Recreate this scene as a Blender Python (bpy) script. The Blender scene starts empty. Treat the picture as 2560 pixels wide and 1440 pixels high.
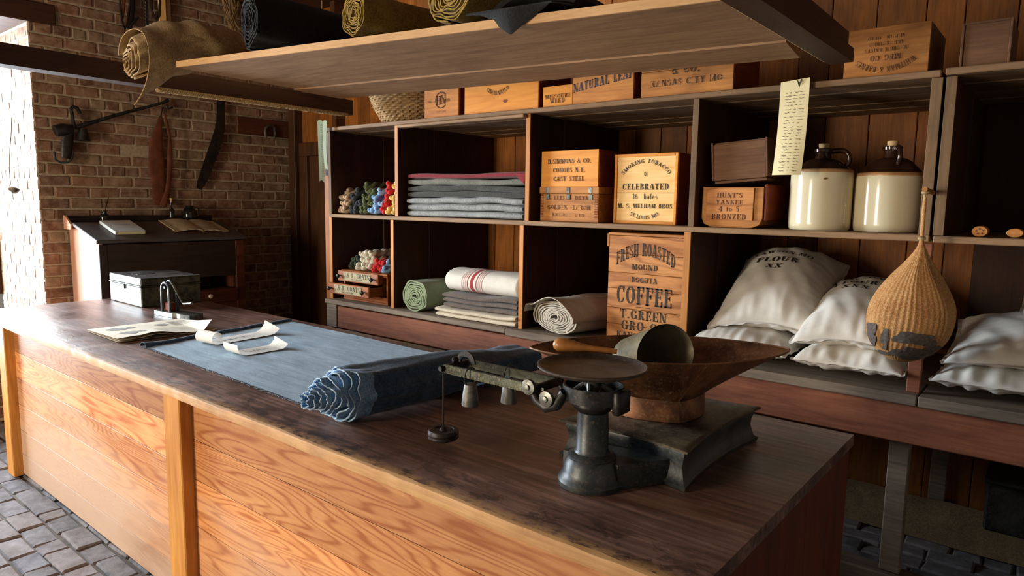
import bpy, math, random
from mathutils import Vector, Matrix, noise
import numpy as np
S = bpy.context.scene
C = S.collection
PI = math.pi
# ---------------------------------------------------------------- camera
FPX = 1713.1
PAN, PITCH, ROLL = math.radians(39.166), math.radians(7.064), math.radians(0.885)
CAM = Vector((0.7331, -0.3319, 1.583))
_F = Vector((-math.sin(PAN), math.cos(PAN), 0)); _R = Vector((math.cos(PAN), math.sin(PAN), 0)); _U = Vector((0, 0, 1))
FW = _F * math.cos(PITCH) - _U * math.sin(PITCH)
U2 = _U * math.cos(PITCH) + _F * math.sin(PITCH)
RT = _R * math.cos(ROLL) + U2 * math.sin(ROLL)
UP = U2 * math.cos(ROLL) - _R * math.sin(ROLL)
cam = bpy.data.cameras.new('camera'); co = bpy.data.objects.new('camera', cam); C.objects.link(co)
m = Matrix((RT, UP, -FW)).transposed().to_4x4(); m.translation = CAM; co.matrix_world = m
cam.sensor_fit = 'HORIZONTAL'; cam.sensor_width = 36; cam.lens = 36 * FPX / 2560; cam.clip_start = .02
S.camera = co

def at(u, v, ax, val):
    "point of the place seen at a photo position, on the plane ax = val"
    d = FW + RT * ((u - 1280) / FPX) - UP * ((v - 720) / FPX)
    i = 'xyz'.index(ax)
    return CAM + d * ((val - CAM[i]) / d[i])

# ---------------------------------------------------------------- view, world, lights
S.view_settings.view_transform = 'Standard'; S.view_settings.look = 'None'
S.view_settings.gamma = 1; S.view_settings.use_curve_mapping = False
S.view_settings.exposure = 0.0
w = bpy.data.worlds.new('world'); S.world = w; w.use_nodes = True
w.node_tree.nodes['Background'].inputs[0].default_value = (1.0, .88, .76, 1)
w.node_tree.nodes['Background'].inputs[1].default_value = .22

def area(name, loc, target, sx, sy, power, col, spread=180):
    l = bpy.data.lights.new(name, 'AREA'); l.shape = 'RECTANGLE'; l.size = sx; l.size_y = sy
    l.energy = power; l.color = col; l.spread = math.radians(spread)
    o = bpy.data.objects.new(name, l); C.objects.link(o); o.location = loc
    o.rotation_euler = (Vector(target) - Vector(loc)).to_track_quat('-Z', 'Y').to_euler()
    return o
# daylight through the opening in the brick wall at the left
area('window_daylight', (-7.4, -.1, 1.8), (-2.2, 1.0, .95), 3.4, 2.6, 1550, (.80, .90, 1.0))
# daylight through the doorway of the front wall, behind and left of the camera
area('doorway_daylight', (-2.9, -3.9, 1.6), (-.9, 2.6, 1.35), .7, 2.0, 195, (1.0, .85, .66))
# light thrown up by the sunlit ground outside that doorway
area('ground_bounce', (-2.3, -3.4, .25), (-1.2, 1.6, 2.2), 2.2, 1.2, 80, (1.0, .84, .66))

# ---------------------------------------------------------------- helpers
def lin(h):
    h = h.lstrip('#'); r = [int(h[i:i + 2], 16) / 255 for i in (0, 2, 4)]
    return tuple([(c / 12.92 if c <= .04045 else ((c + .055) / 1.055) ** 2.4) for c in r] + [1])

class MB:
    def __init__(s): s.v = []; s.f = []; s.t = []; s.s = []; s.M = None
    def add(s, vs, fs, tone=.5, smooth=False):
        b = len(s.v)
        for p in vs:
            p = Vector(p)
            s.v.append(tuple(s.M @ p) if s.M is not None else tuple(p))
        for f in fs: s.f.append([b + i for i in f]); s.t.append(tone); s.s.append(smooth)
        return s
    def box(s, x0, x1, y0, y1, z0, z1, c=.003, tone=.5, jit=0):
        if x0 > x1: x0, x1 = x1, x0
        if y0 > y1: y0, y1 = y1, y0
        if z0 > z1: z0, z1 = z1, z0
        c = min(c, (x1 - x0) * .4, (y1 - y0) * .4, (z1 - z0) * .4)
        vs = []; idx = {}
        for i in (0, 1):
            for j in (0, 1):
                for k in (0, 1):
                    p = [(x0, x1)[i], (y0, y1)[j], (z0, z1)[k]]
                    if jit: p = [q + random.uniform(-jit, jit) for q in p]
                    d = [(1, -1)[i] * c, (1, -1)[j] * c, (1, -1)[k] * c]
                    for a in range(3):
                        q = list(p)
                        for b in range(3):
                            if b != a: q[b] += d[b]
                        idx[(i, j, k, a)] = len(vs); vs.append(q)
        fs = []
        for a in range(3):
            b, e = (a + 1) % 3, (a + 2) % 3
            for sd in (0, 1):
                def key(p, q):
                    k = [0, 0, 0]; k[a] = sd; k[b] = p; k[e] = q; return idx[(k[0], k[1], k[2], a)]
                f = [key(0, 0), key(1, 0), key(1, 1), key(0, 1)]
                fs.append(f if sd else f[::-1])
            for p in (0, 1):
                for q in (0, 1):      # edge along axis a at b=p, e=q
                    k0 = [0, 0, 0]; k0[b] = p; k0[e] = q; k1 = list(k0); k1[a] = 1
                    f = [idx[(*k0, b)], idx[(*k1, b)], idx[(*k1, e)], idx[(*k0, e)]]
                    fs.append(f if (p + q) % 2 == 0 else f[::-1])
        for i in (0, 1):
            for j in (0, 1):
                for k in (0, 1):
                    f = [idx[(i, j, k, a)] for a in range(3)]
                    fs.append(f if (i + j + k) % 2 else f[::-1])
        return s.add(vs, fs, tone)
    def lathe(s, prof, n=32, c=(0, 0, 0), tone=.5, smooth=True, cap=True, sx=1, sy=1):
        vs = []; fs = []
        for r, z in prof:
            for i in range(n):
                a = 2 * PI * i / n; vs.append((c[0] + r * math.cos(a) * sx, c[1] + r * math.sin(a) * sy, c[2] + z))
        for j in range(len(prof) - 1):
            for i in range(n):
                k = (i + 1) % n; fs.append([j * n + i, j * n + k, (j + 1) * n + k, (j + 1) * n + i])
        if cap:
            fs.append(list(range(n))[::-1]); fs.append([(len(prof) - 1) * n + i for i in range(n)])
        return s.add(vs, fs, tone, smooth)
    def tube(s, path, r, n=10, tone=.5, sx=1, closed=False, flat=None):
        "tube along path; r float or list; flat = (ref vector, ratio) makes a strap"
        P = [Vector(p) for p in path]; N = len(P); vs = []; fs = []
        ref = Vector(flat[0]).normalized() if flat else None; prev = None
        for i, p in enumerate(P):
            if closed: t = P[(i + 1) % N] - P[i - 1]
            else: t = P[min(i + 1, N - 1)] - P[max(i - 1, 0)]
            t = t.normalized() if t.length > 1e-9 else Vector((0, 0, 1))
            if ref is not None: a = ref - t * ref.dot(t)
            elif prev is None: a = t.cross(Vector((0, 0, 1)) if abs(t.z) < .9 else Vector((1, 0, 0)))
            else: a = prev - t * prev.dot(t)
            a.normalize(); prev = a; b = t.cross(a)
            rr = r[i] if isinstance(r, (list, tuple)) else r
            for k in range(n):
                g = 2 * PI * k / n
                vs.append(p + a * (rr * math.cos(g)) + b * (rr * (flat[1] if flat else 1) * math.sin(g)))
        for i in range(N if closed else N - 1):
            for k in range(n):
                q = (k + 1) % n; j = (i + 1) % N
                fs.append([i * n + k, i * n + q, j * n + q, j * n + k])
        if not closed: fs.append(list(range(n))[::-1]); fs.append([(N - 1) * n + k for k in range(n)])
        return s.add(vs, fs, tone, True)
    def prism(s, poly, a0, a1, ax='y', tone=.5, smooth=False):
        "poly of (p,q) in the plane across ax: x->(y,z) y->(x,z) z->(x,y)"
        n = len(poly)
        def mk(p, q, a): return {'x': (a, p, q), 'y': (p, a, q), 'z': (p, q, a)}[ax]
        vs = [mk(p, q, a0) for p, q in poly] + [mk(p, q, a1) for p, q in poly]
        fs = [[i, (i + 1) % n, n + (i + 1) % n, n + i] for i in range(n)] + [list(range(n))[::-1], [n + i for i in range(n)]]
        return s.add(vs, fs, tone, smooth)
    def grid(s, fn, nu, nv, tone=.5, wrapu=False, smooth=True):
        vs = [fn(i / nu, j / nv) for i in range(nu + (0 if wrapu else 1)) for j in range(nv + 1)]
        fs = []
        for i in range(nu):
            k = (i + 1) % nu if wrapu else i + 1
            for j in range(nv): fs.append([i * (nv + 1) + j, k * (nv + 1) + j, k * (nv + 1) + j + 1, i * (nv + 1) + j + 1])
        return s.add(vs, fs, tone, smooth)
    def slab(s, fn, th, nu, nv, tone=.5):
        "sheet given by fn(u,v) -> top point, with thickness th downwards along its normal"
        g = [[Vector(fn(i / nu, j / nv)) for j in range(nv + 1)] for i in range(nu + 1)]
        vs = []; W = nv + 1
        for lay in (0, 1):
            for i in range(nu + 1):
                for j in range(nv + 1):
                    p = g[i][j]
                    if lay:
                        a = g[min(i + 1, nu)][j] - g[max(i - 1, 0)][j]; b = g[i][min(j + 1, nv)] - g[i][max(j - 1, 0)]
                        nn = a.cross(b); nn = nn.normalized() if nn.length > 1e-12 else Vector((0, 0, 1))
                        p = p - nn * th
                    vs.append(p)
        T = (nu + 1) * W; fs = []
        for i in range(nu):
            for j in range(nv):
                a = i * W + j; b = (i + 1) * W + j
                fs.append([a, b, b + 1, a + 1]); fs.append([T + a, T + a + 1, T + b + 1, T + b])
        for i in range(nu):
            a = i * W; b = a + W; fs.append([a, T + a, T + b, b]); a += nv; b += nv; fs.append([a, b, T + b, T + a])
        for j in range(nv):
            a = j; fs.append([a, a + 1, T + a + 1, T + a]); a = nu * W + j; fs.append([a, T + a, T + a + 1, a + 1])
        return s.add(vs, fs, tone, True)
    def build(s, name, mat, parent=None, ang=40):
        me = bpy.data.meshes.new(name); me.from_pydata([tuple(p) for p in s.v], [], s.f)
        me.polygons.foreach_set('use_smooth', s.s)
        at_ = me.attributes.new('tone', 'FLOAT', 'FACE'); at_.data.foreach_set('value', s.t)
        me.update()
        import bmesh
        bm = bmesh.new(); bm.from_mesh(me); bmesh.ops.recalc_face_normals(bm, faces=bm.faces); bm.to_mesh(me); bm.free()
        if any(s.s): me.set_sharp_from_angle(angle=math.radians(ang))
        me.materials.append(mat)
        o = bpy.data.objects.new(name, me); C.objects.link(o)
        if parent is not None: o.parent = parent
        return o

def tag(o, label=None, cat=None, group=None, kind=None):
    if label: o['label'] = label
    if cat: o['category'] = cat
    if group: o['group'] = group
    if kind: o['kind'] = kind
    return o
def thing(name, label, cat, loc=(0, 0, 0), rz=0, group=None, rot=None):
    o = bpy.data.objects.new(name, None); C.objects.link(o); o.empty_display_size = .05
    o.location = loc; o.rotation_euler = rot if rot else (0, 0, rz)
    return tag(o, label, cat, group)
def copy_tree(o, parent=None):
    c = o.copy(); C.objects.link(c); c.parent = parent
    for ch in [k for k in list(C.objects) if k.parent == o]: copy_tree(ch, c)
    return c
def nz(p, sc=1, seed=0): return noise.noise(Vector((p[0] * sc + seed * 7.31, p[1] * sc + seed * 3.17, p[2] * sc - seed * 5.3)))

# ---------------------------------------------------------------- materials
class NT:
    def __init__(s, name, rough=.6, metal=0, spec=.5):
        s.m = bpy.data.materials.new(name); s.m.use_nodes = True; s.nt = s.m.node_tree
        s.b = s.nt.nodes['Principled BSDF']; s.b.inputs['Roughness'].default_value = rough
        s.b.inputs['Metallic'].default_value = metal; s.b.inputs['Specular IOR Level'].default_value = spec
    def n(s, t, **k):
        x = s.nt.nodes.new(t)
        for a, b in k.items(): setattr(x, a, b)
        return x
    def l(s, a, b): s.nt.links.new(a, b)
    def coord(s, scale=(1, 1, 1), off=None, rot=(0, 0, 0)):
        tc = s.n('ShaderNodeTexCoord'); mp = s.n('ShaderNodeMapping'); mp.inputs['Scale'].default_value = scale
        mp.inputs['Rotation'].default_value = rot
        src = tc.outputs['Object']
        if off is not None:
            ad = s.n('ShaderNodeVectorMath', operation='ADD'); s.l(src, ad.inputs[0]); s.l(off, ad.inputs[1]); src = ad.outputs[0]
        s.l(src, mp.inputs['Vector']); return mp.outputs[0]
    def tone(s):
        a = s.n('ShaderNodeAttribute', attribute_name='tone'); return a.outputs['Fac']
    def toneoff(s):
        t = s.tone(); m_ = s.n('ShaderNodeMath', operation='MULTIPLY'); s.l(t, m_.inputs[0]); m_.inputs[1].default_value = 37.7
        c = s.n('ShaderNodeCombineXYZ')
        for i in range(3): s.l(m_.outputs[0], c.inputs[i])
        return c.outputs[0]
    def noise(s, vec, scale, detail=4, rough=.55, dist=0):
        x = s.n('ShaderNodeTexNoise'); s.l(vec, x.inputs['Vector']); x.inputs['Scale'].default_value = scale
        x.inputs['Detail'].default_value = detail; x.inputs['Roughness'].default_value = rough; x.inputs['Distortion'].default_value = dist
        return x.outputs['Fac']
    def ramp(s, fac, stops):
        r = s.n('ShaderNodeValToRGB'); s.l(fac, r.inputs[0]); e = r.color_ramp.elements
        while len(e) > 1: e.remove(e[-1])
        e[0].position = stops[0][0]; e[0].color = stops[0][1]
        for p, c in stops[1:]: k = e.new(p); k.color = c
        return r.outputs[0]
    def mix(s, fac, a, b, mode='MIX'):
        x = s.n('ShaderNodeMix', data_type='RGBA', blend_type=mode)
        for inp, val in ((x.inputs[0], fac), (x.inputs[6], a), (x.inputs[7], b)):
            if hasattr(val, 'is_output'): s.l(val, inp)
            else: inp.default_value = val
        return x.outputs[2]
    def math(s, op, a, b=None, c=None):
        x = s.n('ShaderNodeMath', operation=op)
        for i, val in enumerate((a, b, c)):
            if val is None: continue
            if hasattr(val, 'is_output'): s.l(val, x.inputs[i])
            else: x.inputs[i].default_value = val
        return x.outputs[0]
    def bump(s, h, strength=.3, dist=.01):
        b = s.n('ShaderNodeBump'); b.inputs['Strength'].default_value = strength; b.inputs['Distance'].default_value = dist
        s.l(h, b.inputs['Height']); s.l(b.outputs[0], s.b.inputs['Normal'])
    def col(s, c):
        if hasattr(c, 'is_output'): s.l(c, s.b.inputs['Base Color'])
        else: s.b.inputs['Base Color'].default_value = c
        return s.m

def g3(v): return (v, v, v, 1)
def wood(name, dark, light, ax='x', rough=.62, rp=2.2, rk=.16, fine=1.0, rings=0.0, stain=.35, staincol='#2a1a10', bump=.25, tonevar=.55, spec=.35, ringf=26, scale=1.0, scuff_lightwash=0):
    t = NT(name, rough, 0, spec); off = t.toneoff()
    k = {'x': (.06, 1, 1), 'y': (1, .06, 1), 'z': (1, 1, .06)}[ax]
    k2 = {'x': (.16, 1, 1), 'y': (1, .16, 1), 'z': (1, 1, .16)}[ax]
    cf = t.coord(tuple(q * 90 * fine * scale for q in k), off); fib = t.noise(cf, 1, 5, .65)
    cm = t.coord(tuple(q * 14 * scale for q in k2), off); mid = t.noise(cm, 1, 4, .6, .6)
    g = t.math('MULTIPLY', fib, .5); g = t.math('ADD', g, t.math('MULTIPLY', mid, .5))
    if rings:
        k3 = tuple(rk if q < 1 else 1 for q in k2); cr = t.coord(tuple(q * 5.2 * scale for q in k3), off); rn = t.noise(cr, 1, 2, .4, .2)
        sn = t.math('SINE', t.math('MULTIPLY', rn, ringf * 2.4)); sn = t.math('MULTIPLY_ADD', sn, .5, .5); sn = t.math('POWER', sn, rp)
        g = t.math('SUBTRACT', g, t.math('MULTIPLY', sn, rings * .3))
    c = t.ramp(g, [(.22, lin(dark)), (.66, lin(light))])
    if stain:
        cs = t.coord((2.1, 2.1, 2.1), off); st = t.noise(cs, 1.3, 6, .62, .8)
        st = t.ramp(st, [(.50, g3(0)), (.72, g3(1))]); c = t.mix(t.math('MULTIPLY', st, stain), c, lin(staincol))
    tv = t.math('MULTIPLY_ADD', t.tone(), tonevar, 1 - tonevar / 2)
    cc = t.n('ShaderNodeCombineColor')
    for i in range(3): t.l(tv, cc.inputs[i])
    c = t.mix(1.0, c, cc.outputs[0], 'MULTIPLY')
    if scuff_lightwash:      # scuffing plus the window's pale wash of light, painted low on the boards
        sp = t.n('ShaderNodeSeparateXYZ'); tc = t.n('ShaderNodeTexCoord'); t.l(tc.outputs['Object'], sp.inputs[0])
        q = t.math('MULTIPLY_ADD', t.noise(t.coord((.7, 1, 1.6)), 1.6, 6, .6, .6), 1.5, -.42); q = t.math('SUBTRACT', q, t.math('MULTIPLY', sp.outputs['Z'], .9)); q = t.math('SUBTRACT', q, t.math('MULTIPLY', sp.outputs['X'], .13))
        c = t.mix(t.math('MULTIPLY', t.ramp(q, [(.0, g3(0)), (.6, g3(1))]), scuff_lightwash), c, lin('#d4b8a0'))
    t.bump(g, bump, .004); return t.col(c)
def cloth(name, c1, c2, rough=.92, sc=220, bump=.35, big=3, stretch=(1, 1, 1), weave=True, fuzz=.3, lo=.35, hi=.65):
    t = NT(name, rough, 0, .15)
    v = t.coord(stretch); a = t.noise(v, sc, 3, .7); b = t.noise(v, big * 4, 5, .6, .4)
    g = t.math('ADD', t.math('MULTIPLY', a, .6), t.math('MULTIPLY', b, .4))
    c = t.ramp(g, [(lo, lin(c1)), (hi, lin(c2))]); t.bump(a, bump, .003)
    t.b.inputs['Sheen Weight'].default_value = fuzz * .5; t.b.inputs['Sheen Roughness'].default_value = .6
    return t.col(c)
def metal(name, c1, c2, rough=.5, metallic=.6, sc=9, bump=.2, lo=.42, hi=.62, c3=None):
    t = NT(name, rough, metallic, .5); v = t.coord()
    a = t.noise(v, sc, 8, .68, .6); b = t.noise(v, sc * 14, 4, .6)
    c = t.ramp(a, [(lo, lin(c1)), (hi, lin(c2))])
    if c3: c = t.mix(t.ramp(b, [(.55, g3(0)), (.75, g3(.8))]), c, lin(c3))
    t.bump(t.math('ADD', a, t.math('MULTIPLY', b, .4)), bump, .003)
    t.l(t.math('MULTIPLY_ADD', b, .35, rough - .17), t.b.inputs['Roughness'])
    return t.col(c)
def plain(name, c, rough=.6, metallic=0, spec=.4, var=.25, sc=12):
    t = NT(name, rough, metallic, spec); a = t.noise(t.coord(), sc, 5, .6)
    L = lin(c); return t.col(t.ramp(a, [(.3, tuple([q * (1 - var) for q in L[:3]] + [1])), (.7, tuple([min(1, q * (1 + var)) for q in L[:3]] + [1]))]))
W = {}
W['wall'] = wood('wall_plank_wood', '#45240c', '#a8641f', 'z', .6, stain=.45, tonevar=1.0)
W['door'] = wood('dark_door_wood', '#23140b', '#5e3a1e', 'z', .6, stain=.5, tonevar=.6)
W['shelf_in'] = wood('divider_wood', '#26140c', '#54301a', 'z', .65, stain=.5, tonevar=.6)
W['edge'] = wood('upright_edge_wood', '#8c5420', '#cf8a42', 'z', .6, stain=.2, tonevar=.4)
W['edge_dull'] = wood('weathered_edge_wood', '#4c3a26', '#8a6c4c', 'z', .7, stain=.3, tonevar=.3)
W['board'] = wood('shelf_board_wood', '#54402a', '#947454', 'x', .7, stain=.25, tonevar=.5)
W['greybase'] = wood('weathered_board_wood', '#4a4038', '#9a8874', 'x', .75, stain=.3, tonevar=.5)
W['apron'] = wood('apron_wood', '#5c2c1a', '#a06244', 'x', .7, stain=.3, staincol='#3a2c28', rings=.22, tonevar=.4)
W['panel'] = wood('counter_panel_wood', '#a45c2a', '#dca066', 'x', .42, rings=.78, stain=.10, staincol='#8a4a20', tonevar=.95, bump=.06, ringf=85, rp=3.2, rk=.10, spec=.6, scale=1.2, scuff_lightwash=.75)
W['post'] = wood('counter_post_wood', '#a05f1e', '#dc9d4c', 'z', .45, rings=.25, stain=.1, tonevar=.2, bump=.1)
W['endpanel'] = wood('counter_end_wood', '#3a150a', '#7a3418', 'z', .6, stain=.3, tonevar=.3)
W['rack'] = wood('rack_board_wood', '#7c5a3c', '#b08862', 'x', .7, rings=.3, stain=.22, staincol='#4a2c1a', tonevar=.25)
W['rackedge'] = wood('rack_edge_wood', '#b58550', '#dcb380', 'x', .6, stain=.1, tonevar=.2)
W['beam'] = wood('dark_beam_wood', '#221209', '#4e2c18', 'y', .6, stain=.4, tonevar=.4)
W['crate_new'] = wood('fresh_pine', '#cc7a1c', '#ee9f36', 'x', .5, rings=.35, stain=.05, staincol='#9a5210', tonevar=.25, bump=.08)
W['crate_pale'] = wood('pale_pine', '#e0a452', '#f6d08a', 'x', .5, rings=.22, stain=.04, staincol='#c09050', tonevar=.2, bump=.06)
W['crate_old'] = wood('aged_crate_wood', '#8a5222', '#cc8a44', 'x', .65, rings=.3, stain=.35, staincol='#3c2616', tonevar=.5)
W['crate_side'] = wood('red_brown_crate_wood', '#5a2210', '#8a3c1a', 'y', .6, stain=.2, tonevar=.3)
W['crate_coffee'] = wood('coffee_crate_wood', '#985a26', '#d89452', 'x', .6, rings=.8, stain=.25, staincol='#5c3820', tonevar=.4, ringf=34)
W['crate_dull'] = wood('dusty_crate_wood', '#4a3020', '#866044', 'x', .75, stain=.35, tonevar=.4)
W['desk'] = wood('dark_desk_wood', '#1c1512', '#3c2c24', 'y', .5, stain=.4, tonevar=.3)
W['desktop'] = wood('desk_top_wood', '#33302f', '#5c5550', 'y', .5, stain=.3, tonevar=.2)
W['desk_litside'] = wood('desk_lit_side_wood', '#a8674c', '#dcaa8c', 'z', .55, stain=.4, staincol='#8a8480', tonevar=.2)  # paler than the desk wood: daylight on this side is painted into the colour
W['drawer'] = wood('drawer_wood', '#30180e', '#6a3820', 'y', .6, stain=.3, rings=.3, tonevar=.3)
W['thread'] = wood('thread_cabinet_wood', '#6e3818', '#b46c38', 'x', .45, rings=.2, stain=.1, tonevar=.3)

# counter top: dark worn varnish, scratches and pale wear marks
t = NT('counter_top_wood', .5, 0, .5); off = t.toneoff()
f1 = t.noise(t.coord((3.2, 55, 55), off), 1, 6, .65); f2 = t.noise(t.coord((1.2, 2.6, 2), None), 1.6, 6, .62, .5)
g = t.math('ADD', t.math('MULTIPLY', f1, .5), t.math('MULTIPLY', f2, .5))
c = t.ramp(g, [(.34, lin('#2e201b')), (.5, lin('#684b40')), (.66, lin('#9e7866'))])
wv = t.noise(t.coord((6, 30, 30), None), 3, 8, .75, .4); c = t.mix(t.ramp(wv, [(.63, g3(0)), (.74, g3(.55))]), c, lin('#9c7c58'))
sx = t.n('ShaderNodeTexCoord'); sp = t.n('ShaderNodeSeparateXYZ'); t.l(sx.outputs['Object'], sp.inputs[0])
ed = t.n('ShaderNodeMapRange'); t.l(sp.outputs['Y'], ed.inputs[0]); ed.inputs[1].default_value = 1.0; ed.inputs[2].default_value = .80; ed.inputs[3].default_value = 0; ed.inputs[4].default_value = 1
wn = t.noise(t.coord((5, 9, 9), None), 2.2, 8, .7, .5)
wm = t.math('MULTIPLY', ed.outputs[0], t.ramp(wn, [(.5, g3(0)), (.56, g3(.9))])); c = t.mix(t.math('MULTIPLY', wm, .8), c, lin('#0c0908'))
ed2 = t.n('ShaderNodeMapRange'); t.l(sp.outputs['Y'], ed2.inputs[0]); ed2.inputs[1].default_value = .81; ed2.inputs[2].default_value = .775; ed2.inputs[3].default_value = 0; ed2.inputs[4].default_value = 1
wm2 = t.math('MULTIPLY', ed2.outputs[0], t.ramp(t.noise(t.coord((9, 14, 9), None), 2.6, 8, .75), [(.42, g3(0)), (.52, g3(1))])); c = t.mix(t.math('MULTIPLY', wm2, .85), c, lin('#b48a58'))
t.b.inputs['Specular IOR Level'].default_value = .75; t.l(t.math('MULTIPLY_ADD', f2, .5, .10), t.b.inputs['Roughness']); t.bump(t.math('ADD', f1, t.math('MULTIPLY', wv, .6)), .35, .003)
W['ctop'] = t.col(c)
W['cedge'] = wood('counter_edge_wood', '#96663a', '#d6a870', 'x', .6, stain=.35, staincol='#4a2c18', tonevar=.3, bump=.5)

def brickmat(name, stops, rough=.85, dustc='#b09880', dust=.25):
    t = NT(name, rough, 0, .25); off = t.toneoff()
    c = t.ramp(t.tone(), stops); n1 = t.noise(t.coord((1, 1, 1), off), 14, 6, .65, .3); n2 = t.noise(t.coord(), 130, 4, .7)
    c = t.mix(t.ramp(n1, [(.35, g3(0)), (.75, g3(.6))]), c, lin(dustc)) if dust else c
    k = t.math('MULTIPLY_ADD', n1, .9, .55); cc = t.n('ShaderNodeCombineColor')
    for i in range(3): t.l(k, cc.inputs[i])
    c = t.mix(1.0, c, cc.outputs[0], 'MULTIPLY')
    t.bump(t.math('ADD', n1, t.math('MULTIPLY', n2, .5)), .5, .006); return t.col(c)
BR = brickmat('red_brick', [(0, lin('#61432f')), (.35, lin('#78533a')), (.7, lin('#835a40')), (.85, lin('#7b6046')), (1, lin('#857052'))], dust=.2)
MORT = plain('lime_mortar', '#a8967a', .95, sc=40)
PAVE = brickmat('worn_floor_brick', [(0, lin('#4e4a4a')), (.5, lin('#6a6464')), (.8, lin('#746862')), (1, lin('#5c5c60'))], dustc='#8c8c90')
DIRT = plain('floor_dirt', '#5c5248', .95, sc=30)
INK = plain('stencil_ink', '#241c18', .7, sc=60, var=.5)
INKF = plain('faded_stencil_ink', '#5a3620', .8, sc=60, var=.5)
INKB = plain('blue_stencil_ink', '#34405e', .8, sc=60, var=.4)
INKG = plain('grey_stencil_ink', '#3c3630', .8, sc=60, var=.5)
IRON = metal('dark_cast_iron', '#1c1d1e', '#3c3c3a', .42, .5, 10, c3='#5a4634')
IRONB = metal('blue_painted_iron', '#272d30', '#464c4c', .40, .35, 9, c3='#6c5c4c')
STEEL = metal('worn_steel', '#50524e', '#8c8c84', .38, .85, 14)
BRASS = metal('tarnished_steel_beam', '#34382e', '#585a4a', .4, .55, 20, c3='#86825c')
RUST = metal('rusty_tin', '#5c3c26', '#966440', .5, .45, 7, c3='#a08060')
RUSTD = metal('brown_tin_dark', '#3c2c22', '#5e463a', .55, .35, 6)
TINY = metal('dull_olive_tin', '#6c6450', '#8e8468', .5, .4, 5)
GTIN = metal('green_painted_tin', '#1e221a', '#4c4c38', .45, .3, 12, lo=.42, hi=.6, c3='#706c52')
GTINT = metal('box_lid_tin', '#3c3834', '#6c6660', .42, .4, 8)
PAPER = plain('white_paper', '#e8e2d6', .85, sc=6, var=.05)
PAPERY = plain('cream_paper', '#e9dcae', .85, sc=6, var=.06)
PAPERO = plain('old_paper', '#b8a888', .9, sc=16, var=.2)
CORK = plain('cork', '#c8a878', .9, sc=90, var=.3)
STONE = plain('cream_stoneware_glaze', '#d8ccaa', .14, 0, .6, var=.05, sc=5)
GLAZE = plain('brown_stoneware_glaze', '#2e1a10', .12, 0, .6, var=.4, sc=8)
RIM = plain('tan_glaze_band', '#b08458', .3, sc=20)
GLASSD = plain('dark_bottle_glass', '#171a16', .1, 0, .7, var=.2)
WHITEP = plain('white_porcelain', '#e8e4dc', .2, 0, .6, var=.03)
LEATH = plain('brown_leather', '#6a3c24', .5, sc=14, var=.35)
LEATHD = plain('black_leather', '#1c1714', .5, sc=14, var=.3)
ROPE = plain('hemp_rope', '#b09468', .9, sc=60, var=.3)
STRAW = plain('pale_straw', '#a48458', .8, sc=40, var=.3)

# ---------------------------------------------------------------- stencil lettering (slab serif strokes with gaps)
def _R(x0, y0, x1, y1): return [(x0, y0), (x1, y0), (x1, y1), (x0, y1)]
def _D(x0, y0, x1, y1, w): return [(x0, y0), (x0 + w, y0), (x1 + w, y1), (x1, y1)]
def _A(cx, cy, rx, ry, a0, a1, w=.2, h=.08, n=9):
    out = []
    for i in range(n):
        p = [math.radians(a0 + (a1 - a0) * (i + k) / n) for k in (0, 1)]
        out.append([(cx + rx * math.cos(p[0]), cy + ry * math.sin(p[0])), (cx + rx * math.cos(p[1]), cy + ry * math.sin(p[1])),
                    (cx + (rx - w) * math.cos(p[1]), cy + (ry - h) * math.sin(p[1])), (cx + (rx - w) * math.cos(p[0]), cy + (ry - h) * math.sin(p[0]))])
    return out
def _st(x, w=.2, b=1, t=1, y0=0, y1=1):
    o = [_R(x, y0, x + w, y1)]
    if b: o.append(_R(x - .07, y0, x + w + .07, y0 + .08))
    if t: o.append(_R(x - .07, y1 - .08, x + w + .07, y1))
    return o
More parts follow.
